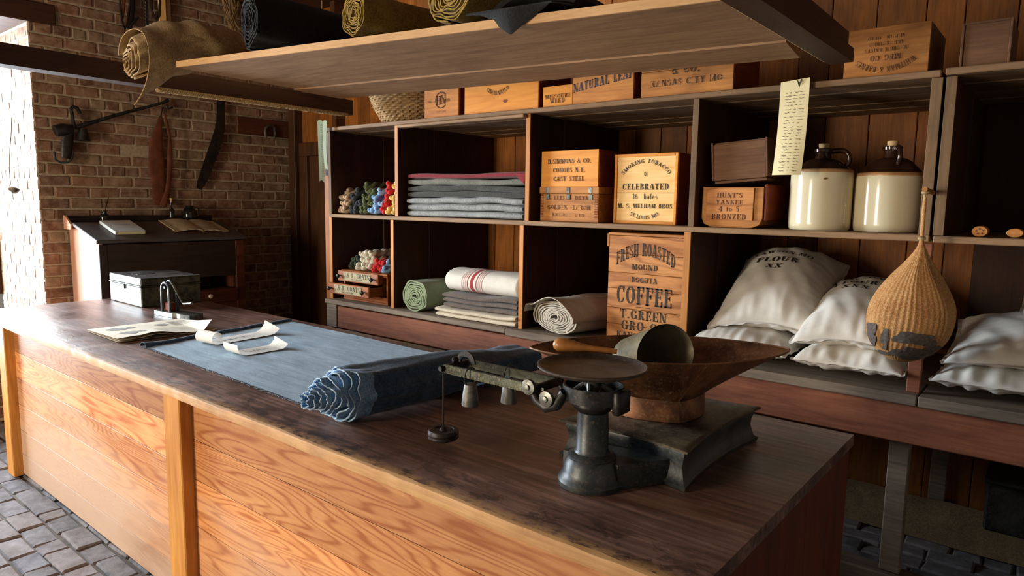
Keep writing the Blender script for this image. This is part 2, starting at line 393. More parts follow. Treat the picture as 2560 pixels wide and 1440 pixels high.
def _gl():
    G = {}
    G['A'] = (.86, [_D(.06, .08, .36, 1, .1), _D(.6, .08, .34, 1, .2), _R(.24, .3, .6, .38), _R(0, 0, .28, .08), _R(.5, 0, .86, .08)])
    G['B'] = (.74, _st(.1) + _A(.36, .75, .3, .25, -84, 84) + _A(.38, .26, .34, .26, -84, 84))
    G['C'] = (.74, _A(.4, .5, .38, .5, 98, 262) + _A(.4, .5, .34, .5, 30, 82, .1) + _A(.4, .5, .34, .5, 278, 335, .1) + [_R(.62, .62, .7, .98)])
    G['D'] = (.8, _st(.1) + _A(.38, .5, .4, .5, -84, 84))
    G['E'] = (.7, _st(.1) + [_R(.34, .92, .66, 1), _R(.58, .72, .66, 1), _R(.34, 0, .68, .08), _R(.6, 0, .68, .28), _R(.34, .46, .54, .54), _R(.48, .38, .54, .62)])
    G['F'] = (.68, _st(.1) + [_R(.34, .92, .66, 1), _R(.58, .7, .66, 1), _R(.34, .46, .54, .54), _R(.48, .36, .54, .64)])
    G['G'] = (.82, _A(.4, .5, .38, .5, 98, 262) + _A(.4, .5, .34, .5, 30, 82, .1) + _A(.4, .5, .34, .5, 278, 310, .1) + [_R(.62, .66, .7, .98), _R(.58, .02, .76, .42), _R(.5, .38, .82, .46)])
    G['H'] = (.86, _st(.08) + _st(.58) + [_R(.3, .46, .56, .54)])
    G['I'] = (.38, _st(.09)); G['J'] = (.6, _st(.32, b=0, y0=.2) + _A(.3, .22, .22, .22, 190, 350, .1))
    G['K'] = (.86, _st(.08) + [_D(.3, .46, .56, .94, .1), _D(.58, .06, .36, .56, .2), _R(.5, .92, .8, 1), _R(.52, 0, .86, .08)])
    G['L'] = (.68, _st(.1) + [_R(.34, 0, .66, .08), _R(.58, 0, .66, .32)])
    G['M'] = (1.04, _st(.06, .1, t=0) + _st(.76, .2) + [_D(.38, 0, .08, 1, .2), _D(.42, 0, .7, .94, .09), _R(0, .92, .2, 1)])
    G['N'] = (.88, _st(.1, .09) + _st(.7, .09, b=0) + [_D(.58, 0, .12, 1, .2)])
    G['O'] = (.82, _A(.41, .5, .4, .5, 98, 262) + _A(.41, .5, .4, .5, -82, 82))
    G['P'] = (.72, _st(.1) + _A(.36, .72, .33, .28, -84, 84)); G['Q'] = G['O']
    G['R'] = (.82, _st(.1) + _A(.36, .74, .32, .26, -84, 84) + [_D(.54, .04, .38, .46, .2), _R(.56, 0, .82, .08)])
    G['S'] = (.66, _A(.33, .74, .29, .26, 60, 262, .16) + _A(.33, .26, .3, .28, -118, 84, .16) + [_R(.52, .68, .59, .98), _R(.05, .02, .12, .34)])
    G['T'] = (.76, _st(.28, t=0) + [_R(.02, .92, .26, 1), _R(.5, .92, .74, 1), _R(.28, .92, .48, 1), _R(.02, .7, .09, 1), _R(.67, .7, .74, 1)])
    G['U'] = (.84, _st(.08, b=0, y0=.28) + _st(.62, .1, b=0, y0=.28) + _A(.4, .3, .32, .3, 186, 354, .15))
    G['V'] = (.84, [_D(.34, 0, .08, 1, .2), _D(.42, 0, .68, 1, .09), _R(0, .92, .34, 1), _R(.56, .92, .84, 1)])
    G['W'] = (1.16, [_D(.26, 0, .06, 1, .2), _D(.36, 0, .52, 1, .09), _D(.7, 0, .5, 1, .2), _D(.8, 0, 1, 1, .09), _R(0, .92, .32, 1), _R(.46, .92, .76, 1), _R(.9, .92, 1.16, 1)])
    G['X'] = (.84, [_D(.56, 0, .06, 1, .2), _D(.06, 0, .3, .46, .09), _D(.46, .56, .66, 1, .09), _R(0, 0, .26, .08), _R(.5, 0, .84, .08), _R(0, .92, .34, 1), _R(.58, .92, .84, 1)])
    G['Y'] = (.8, _st(.3, t=0, y1=.48) + [_D(.3, .44, .06, 1, .2), _D(.42, .5, .62, 1, .09), _R(0, .92, .32, 1), _R(.54, .92, .8, 1)])
    G['Z'] = (.7, [_D(.04, .04, .42, .96, .22), _R(.06, .92, .64, 1), _R(.04, 0, .66, .08), _R(.06, .72, .13, 1), _R(.59, 0, .66, .28)])
    G['&'] = (.88, _A(.34, .76, .2, .24, 0, 350, .09) + _A(.32, .27, .3, .28, 60, 330, .16) + [_D(.66, 0, .2, .68, .16), _R(.56, .38, .8, .45)])
    G['.'] = (.3, [_R(.06, 0, .24, .18)]); G["'"] = (.24, [_R(.04, .7, .18, 1)]); G['-'] = (.5, [_R(.06, .42, .44, .52)]); G[' '] = (.5, [])
    G['*'] = (.7, [[(.35 + .07 * math.cos(a), .5 + .07 * math.sin(a)), (.35 + .2 * math.cos(a - .3), .5 + .2 * math.sin(a - .3)), (.35 + .4 * math.cos(a), .5 + .4 * math.sin(a)), (.35 + .2 * math.cos(a + .3), .5 + .2 * math.sin(a + .3))] for a in [PI / 2 + k * PI / 3 for k in range(6)]])
    G['1'] = (.5, _st(.18, t=0) + [_R(.04, .84, .2, .92)]); G['4'] = (.74, [_R(.42, 0, .6, 1), _D(.02, .3, .36, 1, .1), _R(.04, .26, .7, .34), _R(.32, 0, .7, .07)])
    G['5'] = (.68, _A(.3, .32, .32, .33, -130, 110, .18) + [_R(.1, .56, .18, 1), _R(.1, .88, .58, 1)])
    G['6'] = (.72, _A(.36, .32, .32, .32, -180, 180, .15) + _A(.5, .4, .46, .6, 110, 190, .16))
    G['b'] = (.66, _st(.08, .16, t=0) + _A(.32, .32, .28, .32, -84, 84, .15)); G['a'] = (.62, _A(.26, .22, .22, .22, 0, 360, .12) + [_R(.36, 0, .52, .5)] + _A(.3, .46, .22, .18, 0, 160, .1))
    G['l'] = (.34, _st(.08, .16)); G['e'] = (.6, _A(.3, .32, .28, .32, 0, 320, .14) + [_R(.1, .3, .54, .37)]); G['s'] = (.52, _A(.26, .46, .2, .18, 60, 262, .1) + _A(.26, .16, .22, .17, -118, 84, .1))
    G['t'] = (.42, [_R(.12, 0, .28, .9), _R(0, .56, .42, .63)]); G['o'] = (.62, _A(.3, .32, .29, .32, -82, 82, .14) + _A(.3, .32, .29, .32, 98, 262, .14))
    return G
GL = _gl()
def lay(txt, h, width=None, arc=0, wide=1.0, fan=True, track=.14, skip=0, rs=1):
    """polygons of a line of text centred on x=0, baseline y=0. arc = sagitta (upwards bow); fan turns letters along it"""
    rnd = random.Random(rs); adv = [(GL[ch][0] + track) * wide for ch in txt]; tot = sum(adv) - track * wide
    sx = (width / (tot * h)) if width else 1.0; out = []; x = -tot / 2
    Wd = tot * h * sx; R = (Wd * Wd / 4 + arc * arc) / (2 * abs(arc)) if arc else 0
    for ch, a in zip(txt, adv):
        cw = (a - track * wide) / 2; cx = (x + cw) * h * sx
        for poly in GL[ch][1]:
            if skip and rnd.random() < skip: continue
            q = []
            for px, py in poly:
                lx = (px * wide - cw) * h * sx; ly = py * h
                if arc:
                    sg = 1 if arc > 0 else -1; th = cx / R if fan else math.asin(max(-1, min(1, cx / R)))
                    ox = R * math.sin(th); oy = sg * (R * math.cos(th) - R + abs(arc)) if sg > 0 else -(R * math.cos(th) - R + abs(arc))
                    if fan: c_, s_ = math.cos(-sg * th), math.sin(-sg * th); q.append((ox + lx * c_ - ly * s_, oy + lx * s_ + ly * c_))
                    else: q.append((ox + lx, oy + ly - sg * math.tan(th) * lx * .8))
                else: q.append((cx + lx, ly))
            out.append(q)
        x += a
    return out
def sq(p): return p
def ink(lines, fn, mat, parent, name='lettering', sub=1):
    "lines = [(polys, ox, oy)] mapped by fn(x,y)->3D"
    for polys, ox, oy in lines:
        mb = MB()
        for q in polys: mb.add([fn(ox + a, oy + b) for a, b in q], [list(range(len(q)))])
        if mb.v: mb.build(name, mat, parent)

# ================================================================ SETTING
XW, YB, ZC = -5.0, 3.45, 3.25          # brick wall, back wall, ceiling
YJ = 1.35                               # jamb of the left opening
rnd = random.Random(5)
def bricks(mb, o, du, dn, u0, u1, z0, z1, holes=(), ch=.0815, bl=.222, seed=1, proud=.006, bev=.006, jit=.004):
    "brick courses on a wall: o origin, du along the wall, dn outward normal"
    r = random.Random(seed); o = Vector(o); du = Vector(du); dn = Vector(dn); j = .011
    M = Matrix((du, dn, Vector((0, 0, 1)))).transposed().to_4x4(); M.translation = o; mb.M = M
    k = 0; z = z0
    while z < z1 - .01:
        hd = (k % 6 == 3); L = bl / 2 if hd else bl; u = u0 - (L * .5 if k % 2 else 0) - (r.random() * .03)
        while u < u1:
            l = L + r.uniform(-.012, .012)
            a, b = max(u, u0), min(u + l - j, u1); zz = z + r.uniform(-.002, .002)
            if b - a > .02 and not any(h[0] < (a + b) / 2 < h[1] and h[2] < z + ch / 2 < h[3] for h in holes):
                mb.box(a, b, -.03, proud + r.uniform(-.75, 1) * jit, zz, zz + ch - j + r.uniform(-.002, .001), bev, r.random(), .0022)
            u += l
        z += ch; k += 1
    mb.M = None
# left wall: brick with the window opening; mortar bed behind the bricks
mb = MB(); bricks(mb, (XW, 0, 0), (0, 1, 0), (1, 0, 0), YJ, YB, .03, ZC, seed=3, holes=[(1.96, 2.07, 1.84, 1.98)])
bricks(mb, (XW, 0, 0), (0, 1, 0), (1, 0, 0), -4.0, YJ, .03, .48, seed=4)
bricks(mb, (XW, 0, 0), (0, 1, 0), (1, 0, 0), -4.0, YJ, 2.86, ZC, seed=9)
bricks(mb, (XW, 0, 0), (0, 1, 0), (1, 0, 0), -4.0, -.75, .48, 2.86, seed=8)
bricks(mb, (0, YJ, 0), (-1, 0, 0), (0, -1, 0), -XW + .001, -XW + 1.02, .0, 2.78, seed=6, proud=.0024, bev=.0015, jit=.0012)
wl = mb.build('wall_left', BR); tag(wl, kind='structure')
mb = MB(); mb.box(XW - 1.02, XW, YJ, YB + .2, 0, ZC, 0); mb.box(XW - 1.02, XW, -4, YJ, 0, .48, 0); mb.box(XW - 1.02, XW, -4, YJ, 2.86, ZC, 0); mb.box(XW - 1.02, XW, -4, -.75, .48, 2.86, 0)
mo = mb.build('mortar', MORT, wl)
mb = MB(); mb.box(XW - 1.02, XW + .02, -1.0, YJ + .17, 2.78, 2.92, .006)   # lintel beam
li = mb.build('trim_1', W['beam']); tag(li, kind='structure')
mb = MB(); mb.box(XW - 1.2, XW - 1.02, YJ - .06, YJ + .1, .78, 2.78, .005); mb.box(XW - 1.2, XW - 1.02, -.75, -.69, .78, 2.78, .005); mb.box(XW - 1.2, XW - 1.02, -.75, YJ, 2.72, 2.78, .005); mb.box(XW - 1.1, XW + .02, -.78, YJ, .48, .52, .005); mb.box(XW - 1.15, XW - 1.06, .28, .31, .8, 2.72, .004)
wi = mb.build('window_1', W['beam']); tag(wi, kind='structure')

# back wall of vertical planks
mb = MB(); r = random.Random(11); x = XW + .02
while x < 1.8:
    wd = r.uniform(.15, .21); mb.box(x, x + wd - .004, YB, YB + .03, 0, ZC, .003, r.random()); x += wd
wb = mb.build('wall_back', W['wall']); tag(wb, kind='structure')
MB().box(XW, 1.8, YB + .031, YB + .06, 0, ZC, .001).build('backing', W['shelf_in'], wb)
mb = MB(); mb.box(XW + .02, XW + .12, YB - .09, YB, 0, ZC, .006, .2); mb.box(XW + .14, -4.34, YB - .06, YB, 1.98, 2.10, .004, .6); mb.box(XW + .14, XW + .26, YB - .06, YB, 0, 1.98, .004, .4); mb.box(-4.46, -4.34, YB - .06, YB, 0, 1.98, .004, .5); mb.box(XW + .26, -4.46, YB - .03, YB, 0, 1.98, .003, .7)
dr = mb.build('door_1', W['door']); tag(dr, kind='structure')
mb = MB(); mb.box(-4.30, -4.24, YB - .1, YB, 0, ZC, .004, .8)
tr = mb.build('trim_2', W['door']); tag(tr, kind='structure')
# ceiling boards and the plank wall to the right and front with its doorway
mb = MB(); y = -4
while y < YB: mb.box(XW - .5, 2.6, y, y + .17, ZC, ZC + .03, .003, rnd.random()); y += .172
ce = mb.build('ceiling', W['shelf_in']); tag(ce, kind='structure')
# floor: worn brick pavers on dirt
mb = MB(); r = random.Random(2); y = -4.0; k = 0
while y < YB - .02:
    x = -5.0 - r.random() * .2
    bwid = .112
    while x < 2.4:
        L = r.uniform(.17, .25) if r.random() < .8 else r.uniform(.09, .14)
        if not (-4.2 < x < .1 and .95 < y < 1.75):
            mb.box(max(x, -4.99), x + L - .007, y + r.uniform(0, .004), y + bwid - r.uniform(.003, .008), -.05, r.uniform(-.006, .005), .008, r.random(), .005)
        x += L
    y += bwid; k += 1
fl = mb.build('floor', PAVE); tag(fl, kind='structure')
mb = MB(); mb.box(XW - .4, 2.4, -4.1, YB + .1, -.12, -.012, 0); mb.build('dirt', DIRT, fl)

# ================================================================ COUNTER
X0, X1, Y0, Y1, HC = -4.28, .272, .763, 1.895, .9
ct = thing('shop_counter', 'long wooden shop counter with dark worn top and honey plank front', 'counter', (0, 0, 0))
def edge_y(x): return Y0 + .005 * noise.noise(Vector((x * 3.1, 0, 0))) + .002 * noise.noise(Vector((x * 17, 3, 0))) + (.010 * max(0, noise.noise(Vector((x * 6, 9, 0))) - .25))
nx = 240; vs = []; fs = []
for i in range(nx + 1):
    x = X0 + (X1 - X0) * i / nx; ye = edge_y(x); c = .004 + .006 * abs(noise.noise(Vector((x * 9, 1, 4))))
    for y, z in ((Y1, HC - .034), (Y1, HC - .003), (Y1 - .003, HC), (1.35, HC), (ye + c + .006, HC), (ye + .002, HC - c * .6), (ye, HC - c - .004), (ye + .001, HC - .034)): vs.append((x, y, z))
for i in range(nx):
    for j in range(8):
        k = (j + 1) % 8; fs.append([i * 8 + j, (i + 1) * 8 + j, (i + 1) * 8 + k, i * 8 + k])
fs += [list(range(8)), [nx * 8 + k for k in range(8)]]
mt = MB()
mt.add(vs, fs, .5, True); top = mt.build('countertop', W['ctop'], ct)
top.data.materials.append(W['cedge'])
for p in top.data.polygons:
    if p.index < nx * 8 and p.index % 8 in (4, 5, 6): p.material_index = 1
mb = MB(); r = random.Random(4)
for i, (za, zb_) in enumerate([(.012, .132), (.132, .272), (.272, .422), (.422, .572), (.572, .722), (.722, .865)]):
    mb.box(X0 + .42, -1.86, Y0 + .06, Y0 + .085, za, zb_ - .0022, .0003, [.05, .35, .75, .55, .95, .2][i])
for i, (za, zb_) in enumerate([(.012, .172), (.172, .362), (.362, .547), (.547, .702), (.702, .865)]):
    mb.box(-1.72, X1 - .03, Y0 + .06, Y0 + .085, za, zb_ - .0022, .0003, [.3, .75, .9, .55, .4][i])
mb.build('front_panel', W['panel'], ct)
for a, b in ((-3.885, -3.775), (-1.842, -1.715)):
    MB().box(a, b, Y0 + .012, Y0 + .068, 0, HC - .034, .004, .6).build('post', W['post'], ct)
mb = MB()
mb.box(-3.88, -3.85, Y0 + .085, Y1 - .04, .01, HC - .034, .003); mb.build('end_panel', W['endpanel'], ct)
mb = MB(); y = Y0 + .062
for k in range(5): mb.box(X1 - .028, X1 - .006, y, y + .208, .01, HC - .034, .002, rnd.random()); y += .211
mb.build('end_panel', W['endpanel'], ct)
mb = MB(); mb.box(-3.85, X1 - .03, Y1 - .07, Y1 - .045, .01, HC - .034, .002); mb.build('back_panel', W['endpanel'], ct)

# ================================================================ SHELF UNITS
YS, ZM, ZT, ZB = 2.54, 1.491, 2.07, .905; GAP = .0012
XS = -3.24
su = thing('shelf_unit', 'wide dark plank shelf unit with square compartments above and below', 'shelf unit', (0, 0, 0))
def top_boards(mb, x0, x1, z, n=5, y0=YS - .01, y1=YB, th=.024, sag=0):
    r = random.Random(int(z * 100) + n); y = y0; wd = (y1 - y0) / n
    for k in range(n):
        dz = 0 if k == 0 else r.uniform(-.009, -.0005)
        mb.box(x0, x1, y, y + wd - .006, z - th + dz, z if k == 0 else z - .0005, .003, r.random()); y += wd
mb = MB(); top_boards(mb, XS - .01, .325, ZT); mb.box(-2.50, -1.52, YS - .035, YS + .02, ZT - .045, ZT - .028, .003, .9); mb.build('top_board', W['board'], su)
mb = MB(); top_boards(mb, XS + .01, .333, ZM, 4, YS - .005, th=.024); mb.build('middle_shelf', W['board'], su)
mb = MB(); mb.box(XS - .01, -1.62, YS - .04, YS + .2, ZB - .03, ZB, .004, .8); mb.box(-1.615, .345, YS - .045, YS + .2, ZB - .04, ZB, .004, .3); mb.box(.348, 1.7, YS - .045, YS + .2, ZB - .04, ZB, .004, .5)
top_boards(mb, XS, 1.7, ZB - .002, 3, YS + .205, th=.026); mb.build('base_board', W['greybase'], su)
mb = MB(); mb.box(XS + .11, 1.7, YS - .025, YS + .01, ZB - .19, ZB - .042, .004, .7); mb.build('apron', W['apron'], su)
mb = MB(); mb.box(XS - .005, XS + .108, YS - .03, YS + .01, ZB - .19, ZB - .032, .003, .4); mb.build('corner_block', W['greybase'], su)
def divider(x, z0, z1, th=.026, name='divider', y1=YB, par=None, steps=3, em='edge'):
    mb = MB(); r = random.Random(int((x + 9) * 100)); y = YS + .006; wd = (y1 - y) / steps
    for k in range(steps):
        o = (0, .006, -.003, .006)[k % 4]; mb.box(x - th / 2, x + th / 2 + o, y, y + wd - .004, z0, z1, .002, r.random()); y += wd
    d = mb.build(name, W['shelf_in'], par or su)
    e = MB().box(x - th / 2 - .0006, x + th / 2 + .0006, YS + .001, YS + .007, z0, z1, .001, r.random()).build('front_edge', W[em], d)
    return d
z1_ = ZT - .025
divider(-2.546, ZM, z1_); divider(-1.515, ZM, z1_); divider(-.588, ZM, z1_, em='edge_dull')
divider(-2.59, ZB, ZM - .025); divider(-1.548, ZB, ZM - .025); divider(-.600, ZB, ZM - .025, .03)
divider(XS + .014, ZB, ZM - .025, .028, 'end_upright', steps=2); divider(XS + .014, ZM, z1_, .028, 'end_upright', steps=2, em='edge_dull')
divider(.314, ZM, z1_, .034, 'end_upright', steps=2, em='edge_dull')
MB().box(XS - .06, XS - .002, YS + .01, YS + .04, .3, ZT - .03, .003, .6).build('side_batten', W['wall'], su)
mb = MB(); mb.box(.30, .345, YS + .005, YS + .03, ZB, ZM - .03, .003, .4); mb.build('post', W['apron'], su)
for x, y, b in ((.232, 2.715, .075), (-3.12, 2.62, .07), (-2.05, 2.9, .07), (-1.1, 2.9, .07)):
    MB().box(x, x + b, y, y + .05, .102 if x > 0 else 0, ZB - .03 if y > 2.7 else ZB - .19, .004, .5).build('leg', W['greybase'], su)
MB().box(.30, .37, YB - .03, YB - .001, .19, ZB - .03, .004, .3).build('leg', W['greybase'], su)
MB().box(-.35, 1.7, 2.69, 2.79, .0, .10, .006, .2).build('floor_rail', W['greybase'], su)

s2 = thing('shelf_unit', 'second dark shelf unit butted against the right end, holding two spools', 'shelf unit')
mb = MB(); top_boards(mb, .338, 1.7, ZT + .004, 4); mb.build('top_board', W['board'], s2)
mb = MB(); top_boards(mb, .345, 1.7, ZM - .002, 4, YS - .005, th=.024); mb.build('middle_shelf', W['board'], s2)
divider(.358, ZM, z1_, .032, 'end_upright', par=s2, steps=2, em='edge_dull')
divider(1.5, ZM, z1_, .032, 'end_upright', par=s2, steps=2)
mb = MB(); mb.box(.39, 1.5, YB - .05, YB - .03, ZM, z1_, .002, .0); mb.box(.39, 1.5, YB - .05, YB - .03, ZB, ZM - .03, .002, .0); mb.build('back_board', W['shelf_in'], s2)

# burlap strip at the foot of the wall, dark iron box in the shade
mb = MB(); mb.slab(lambda u, v: (-.6 + 2.2 * u, 3.350 + .045 * v + .010 * nz((u * 9, v, 0)), .008 + .195 * v + .022 * v * nz((u * 7, 0, 1))), .003, 90, 10)
tag(mb.build('burlap_strip', cloth('burlap', '#4c3e2c', '#84704e', sc=160, stretch=(1, .3, 1))), 'brown burlap cloth laid along the foot of the wall under the shelves', 'cloth')
bx = thing('iron_box', 'black iron box with a lid slot in the shade under the shelves', 'box', (.80, 3.14, .27))
MB().box(-.25, .4, -.14, .16, 0, .2, .01).build('body', IRON, bx); MB().box(-.26, .41, -.15, .17, .205, .225, .004).build('lid', IRON, bx)

# ================================================================ HANGING RACK
rk = thing('hanging_rack', 'wide plank shelf hung from the ceiling between dark beams, piled with cloth rolls', 'hanging shelf')
FLc, BLc, FRc, BRc = Vector((-2.62, 1.25, 2.195)), Vector((-2.76, 2.29, 2.195)), Vector((.02, 1.50, 2.125)), Vector((-.10, 2.34, 2.13))
def rkp(u, v): return (FLc * (1 - u) + FRc * u) * (1 - v) + (BLc * (1 - u) + BRc * u) * v
mb = MB()
for k, (a, b) in enumerate(((0, .36), (.364, .66), (.664, 1))):
    T = .028; dz = (0, .004, -.003)[k]
    q = [rkp(0, a), rkp(1, a), rkp(1, b), rkp(0, b)]; q = [p + Vector((0, 0, dz)) for p in q]
    mb.add(q + [p + Vector((0, 0, T)) for p in q], [[3, 2, 1, 0], [4, 5, 6, 7], [0, 1, 5, 4], [1, 2, 6, 5], [2, 3, 7, 6], [3, 0, 4, 7]], (.5, .62, .45)[k])
mb.build('shelf_board', W['rack'], rk)
mb = MB(); q = [rkp(0, -.004), rkp(1, -.004), rkp(1, -.001), rkp(0, -.001)]
mb.add([p + Vector((0, 0, .001)) for p in q] + [p + Vector((0, 0, .0285)) for p in q], [[3, 2, 1, 0], [4, 5, 6, 7], [0, 1, 5, 4], [1, 2, 6, 5], [2, 3, 7, 6], [3, 0, 4, 7]], .5)
mb.build('front_edge', W['rackedge'], rk)
def beam(p, q, w_, h, mat, name='beam', tone=.4):
    p = Vector(p); q = Vector(q); d = (q - p).normalized(); s_ = d.cross(Vector((0, 0, 1))).normalized(); u_ = s_.cross(d); vs = []
    for e in (p, q):
        for a, b in ((-1, -1), (1, -1), (1, 1), (-1, 1)): vs.append(e + s_ * a * w_ / 2 + u_ * b * h / 2)
    return MB().add(vs, [[0, 1, 2, 3], [7, 6, 5, 4], [0, 1, 5, 4], [1, 2, 6, 5], [2, 3, 7, 6], [3, 0, 4, 7]], tone).build(name, mat, rk)
beam((.055, -.1, 2.105), (.055, 2.29, 2.105), .08, .045, W['beam'])
beam((.062, -.1, 2.18), (.055, 2.27, 2.155), .05, .05, W['beam'])
beam((-2.92, -1.0, 2.20), (-2.88, 2.44, 2.16), .10, .09, W['beam'])
def rope(p, q, r0, name='rope', n=220, sag=0, pitch=.035):
    p = Vector(p); q = Vector(q); L = (q - p).length; d = (q - p).normalized(); s_ = d.cross(Vector((0, 0, 1))).normalized(); u_ = s_.cross(d); mb = MB()
    for k in range(3):
        pts = []
        for i in range(n + 1):
            t_ = i / n; g = 2 * PI * (t_ * L / pitch) + k * 2 * PI / 3
            pts.append(p + (q - p) * t_ + s_ * r0 * .6 * math.cos(g) + u_ * r0 * .6 * math.sin(g) - Vector((0, 0, sag * 4 * t_ * (1 - t_))))
        mb.tube(pts, r0 * .62, 5)
    return mb
rope((.004, 1.45, 2.100), (.004, 2.30, 2.100), .008).build('rope', ROPE, rk)
rope((-2.845, 1.25, 2.115), (-2.84, 2.40, 2.115), .012).build('rope', ROPE, rk)
for x, y, z in ((-2.95, -.6, 2.2), (.02, .5, 2.2)):
    MB().tube([(x + .04, y, 2.15), (x + .04, y, ZC)], .006, 8).build('hanger_rod', IRON, rk)

ZM += GAP; ZT += GAP; ZB += GAP      # things stand a hair above the boards
# ================================================================ CRATES AND BOXES
def crate(name, label, cat, o, w, d, h, mf, ms=None, rz=0, rows=1, frame=0, framemat=None, lid=0, text=(), rot=None, group=None, tn=.5, feet=0, th=.012, seed=1, nails=False):
    "open-fronted local frame: x 0..w, y 0..d (front at y=0), z 0..h"
    t = thing(name, label, cat, o, rz, group, rot); ms = ms or mf; r = random.Random(seed); hb = h - lid
    mb = MB(); zz = 0; hs = [hb / rows * r.uniform(.85, 1.15) for _ in range(rows)]; k = hb / sum(hs)
    for q in hs:
        mb.box(frame, w - frame, .0012 * r.random(), th, zz, zz + q * k - (.0015 if rows > 1 else 0), .0012, r.uniform(.35, .75) if rows > 1 else tn); zz += q * k
    mb.build('front_board', mf, t)
    for xa in (0, w - th): MB().box(xa, xa + th, th + .0003, d, .001, hb, .0015, r.random()).build('side_board', ms, t)
    MB().box(th, w - th, d - th, d, .001, hb, .001).build('back_board', ms, t)
    MB().box(th, w - th, th, d - th, .001, .01, .001).build('bottom_board', ms, t)
    if frame:
        mb = MB(); mb.box(0, frame, -.006, th, 0, hb, .0015, .3); mb.box(w - frame, w, -.006, th, 0, hb, .0015, .6); mb.box(frame, w - frame, -.006, .004, hb - frame, hb, .001, .5); mb.box(frame, w - frame, -.006, .004, 0, frame, .001, .4)
        mb.build('frame', framemat or ms, t)
    if lid: MB().box(-.004, w + .004, -.004, d, hb + .001, h, .002, .6).build('lid', mf if lid > .012 else ms, t)
    else: MB().box(th, w - th, th, d - th, hb - .012, hb - .001, .001, .4).build('lid', ms, t)
    if nails:
        mb = MB()
        for x in ((th * .5, w - th * .5) if not frame else (frame * .5, w - frame * .5)):
            for i in range(3): mb.add([(x + .0022 * math.cos(a), (-.0066 if frame else -.0006), hb * (.15 + .35 * i) + .0022 * math.sin(a)) for a in [k * PI / 4 for k in range(8)]], [list(range(8))])
        mb.build('nail_heads', IRON, t)
    for lines, mat in text:
        fy = -.0016
        ink([(p, w / 2 + ox, oz) for p, ox, oz in lines], lambda a, b: (a, fy, b), mat, t)
    return t
def flip(polys, cx=0, cy=0): return [[(2 * cx - a, 2 * cy - b) for a, b in q] for q in polys]
def px(u0, u1, v0, v1, y):
    a = at(u0, v0, 'y', y); b = at(u1, v0, 'y', y); c = at((u0 + u1) / 2, v1, 'y', y); return a.x, b.x - a.x, c.z

# middle shelf
T = lay
x, w_, _ = px(1350, 1494, 555, 465, 2.60)
h1 = .178
c = crate('wooden_box', 'old hinged pine box with finger joints and grey metal hasps, under the bright yellow box', 'box', (x, 2.60, ZM), w_, .26, h1, W['crate_old'], rows=1, lid=.036, tn=.6,
          text=[([(T('GILLEN   DEYM', .02, w_ * .72, skip=.25), 0, .112), (T('GOLDEN -LARCH', .022, w_ * .74, skip=.25, rs=3), 0, .062), (T('KANSAS CITY MO', .017, w_ * .55, skip=.45, rs=5), 0, .026)], INKF)])
for f in (.13, .5, .87):
    mb = MB(); mb.box(w_ * f - .011, w_ * f + .011, -.0065, -.004, h1 - .034, h1 - .003, .002); mb.box(w_ * f - .010, w_ * f + .012, -.004, .0, h1 - .066, h1 - .038, .003); mb.build('hasp', STEEL, c)
mb = MB()
for i in range(15):
    for x0 in (.004, w_ - .021): mb.box(x0, x0 + .017, -.0012, .002, .022 + i * .0083, .0262 + i * .0083, .0003)
mb.build('finger_joint', W['crate_side'], c)
h2 = at(1420, 376, 'y', 2.60).z - ZM - h1
crate('wooden_box', 'bright yellow pine box stencilled cast steel, stacked on the old hinged box', 'box', (x + .002, 2.60, ZM + h1 + .0005), w_ - .008, .30, h2, W['crate_new'], W['crate_side'], tn=.5,
      text=[([(T('D.SIMMONS & CO.', .0235, w_ * .74), 0, h2 * .64), (T('COHOES N.Y.', .0235, w_ * .55), 0, h2 * .395), (T('CAST STEEL', .0225, w_ * .53), 0, h2 * .16)], INK)])
x, w_, _ = px(1534, 1690, 556, 380, 2.66); h3 = at(1615, 384, 'y', 2.66).z - ZM
ww = w_ - .036
crate('tobacco_crate', 'pale square pine crate stencilled smoking tobacco celebrated 16 bales', 'crate', (x, 2.66, ZM), w_, .30, h3, W['crate_pale'], W['crate_side'], frame=.014, framemat=W['crate_new'], tn=.6, rows=2,
      text=[([(T('SMOKING TOBACCO', .019, ww * .92, arc=h3 * .25), 0, h3 * .62), (T('*', .032), 0, h3 * .665), (T('CELEBRATED', .030, ww * .82), 0, h3 * .49), (T('16  bales', .026, ww * .45), 0, h3 * .355), (T('M. S. MELHAM BROS', .022, ww * .97), 0, h3 * .225),
              (T('ST.LOUIS MO', .019, ww * .55, arc=-h3 * .07), 0, h3 * .135)], INK)])
x, w_, _ = px(1753, 1904, 563, 465, 2.59); h4 = at(1750, 468, 'y', 2.59).z - ZM
t = thing('bow_front_box', 'brown wooden box with rounded lower corners, stencilled bronzed, on the middle shelf', 'box', (x, 2.59, ZM))
pr = [(0, h4), (0, .04), (.012, .014), (.04, .002), (.06, 0), (w_ - .06, 0), (w_ - .04, .002), (w_ - .012, .014), (w_, .04), (w_, h4)]
MB().prism(pr, 0, .26, 'y', .5).build('body', W['crate_old'], t)
mb = MB()
for a, b, c_, d_ in ((.024, w_ - .038, .032, h4 - .004),): mb.box(a, b, -.008, 0, c_, d_, .001, .7)
mb.build('front_label_board', W['crate_coffee'], t)
MB().box(w_ - .002, w_ + .018, .01, .25, .03, h4 + .012, .006, .2).build('side_board', W['crate_side'], t)
ink([(T("HUNT'S", .021, w_ * .42), w_ * .47, h4 * .74), (T('YANKEE', .018, w_ * .44), w_ * .47, h4 * .575), (T('4 to 5', .021, w_ * .34), w_ * .47, h4 * .40), (T('BRONZED', .023, w_ * .57), w_ * .47, h4 * .20)], lambda a, b: (a, -.0092, b), INKF, t)
x, w_, _ = px(1780, 1912, 461, 352, 2.61)
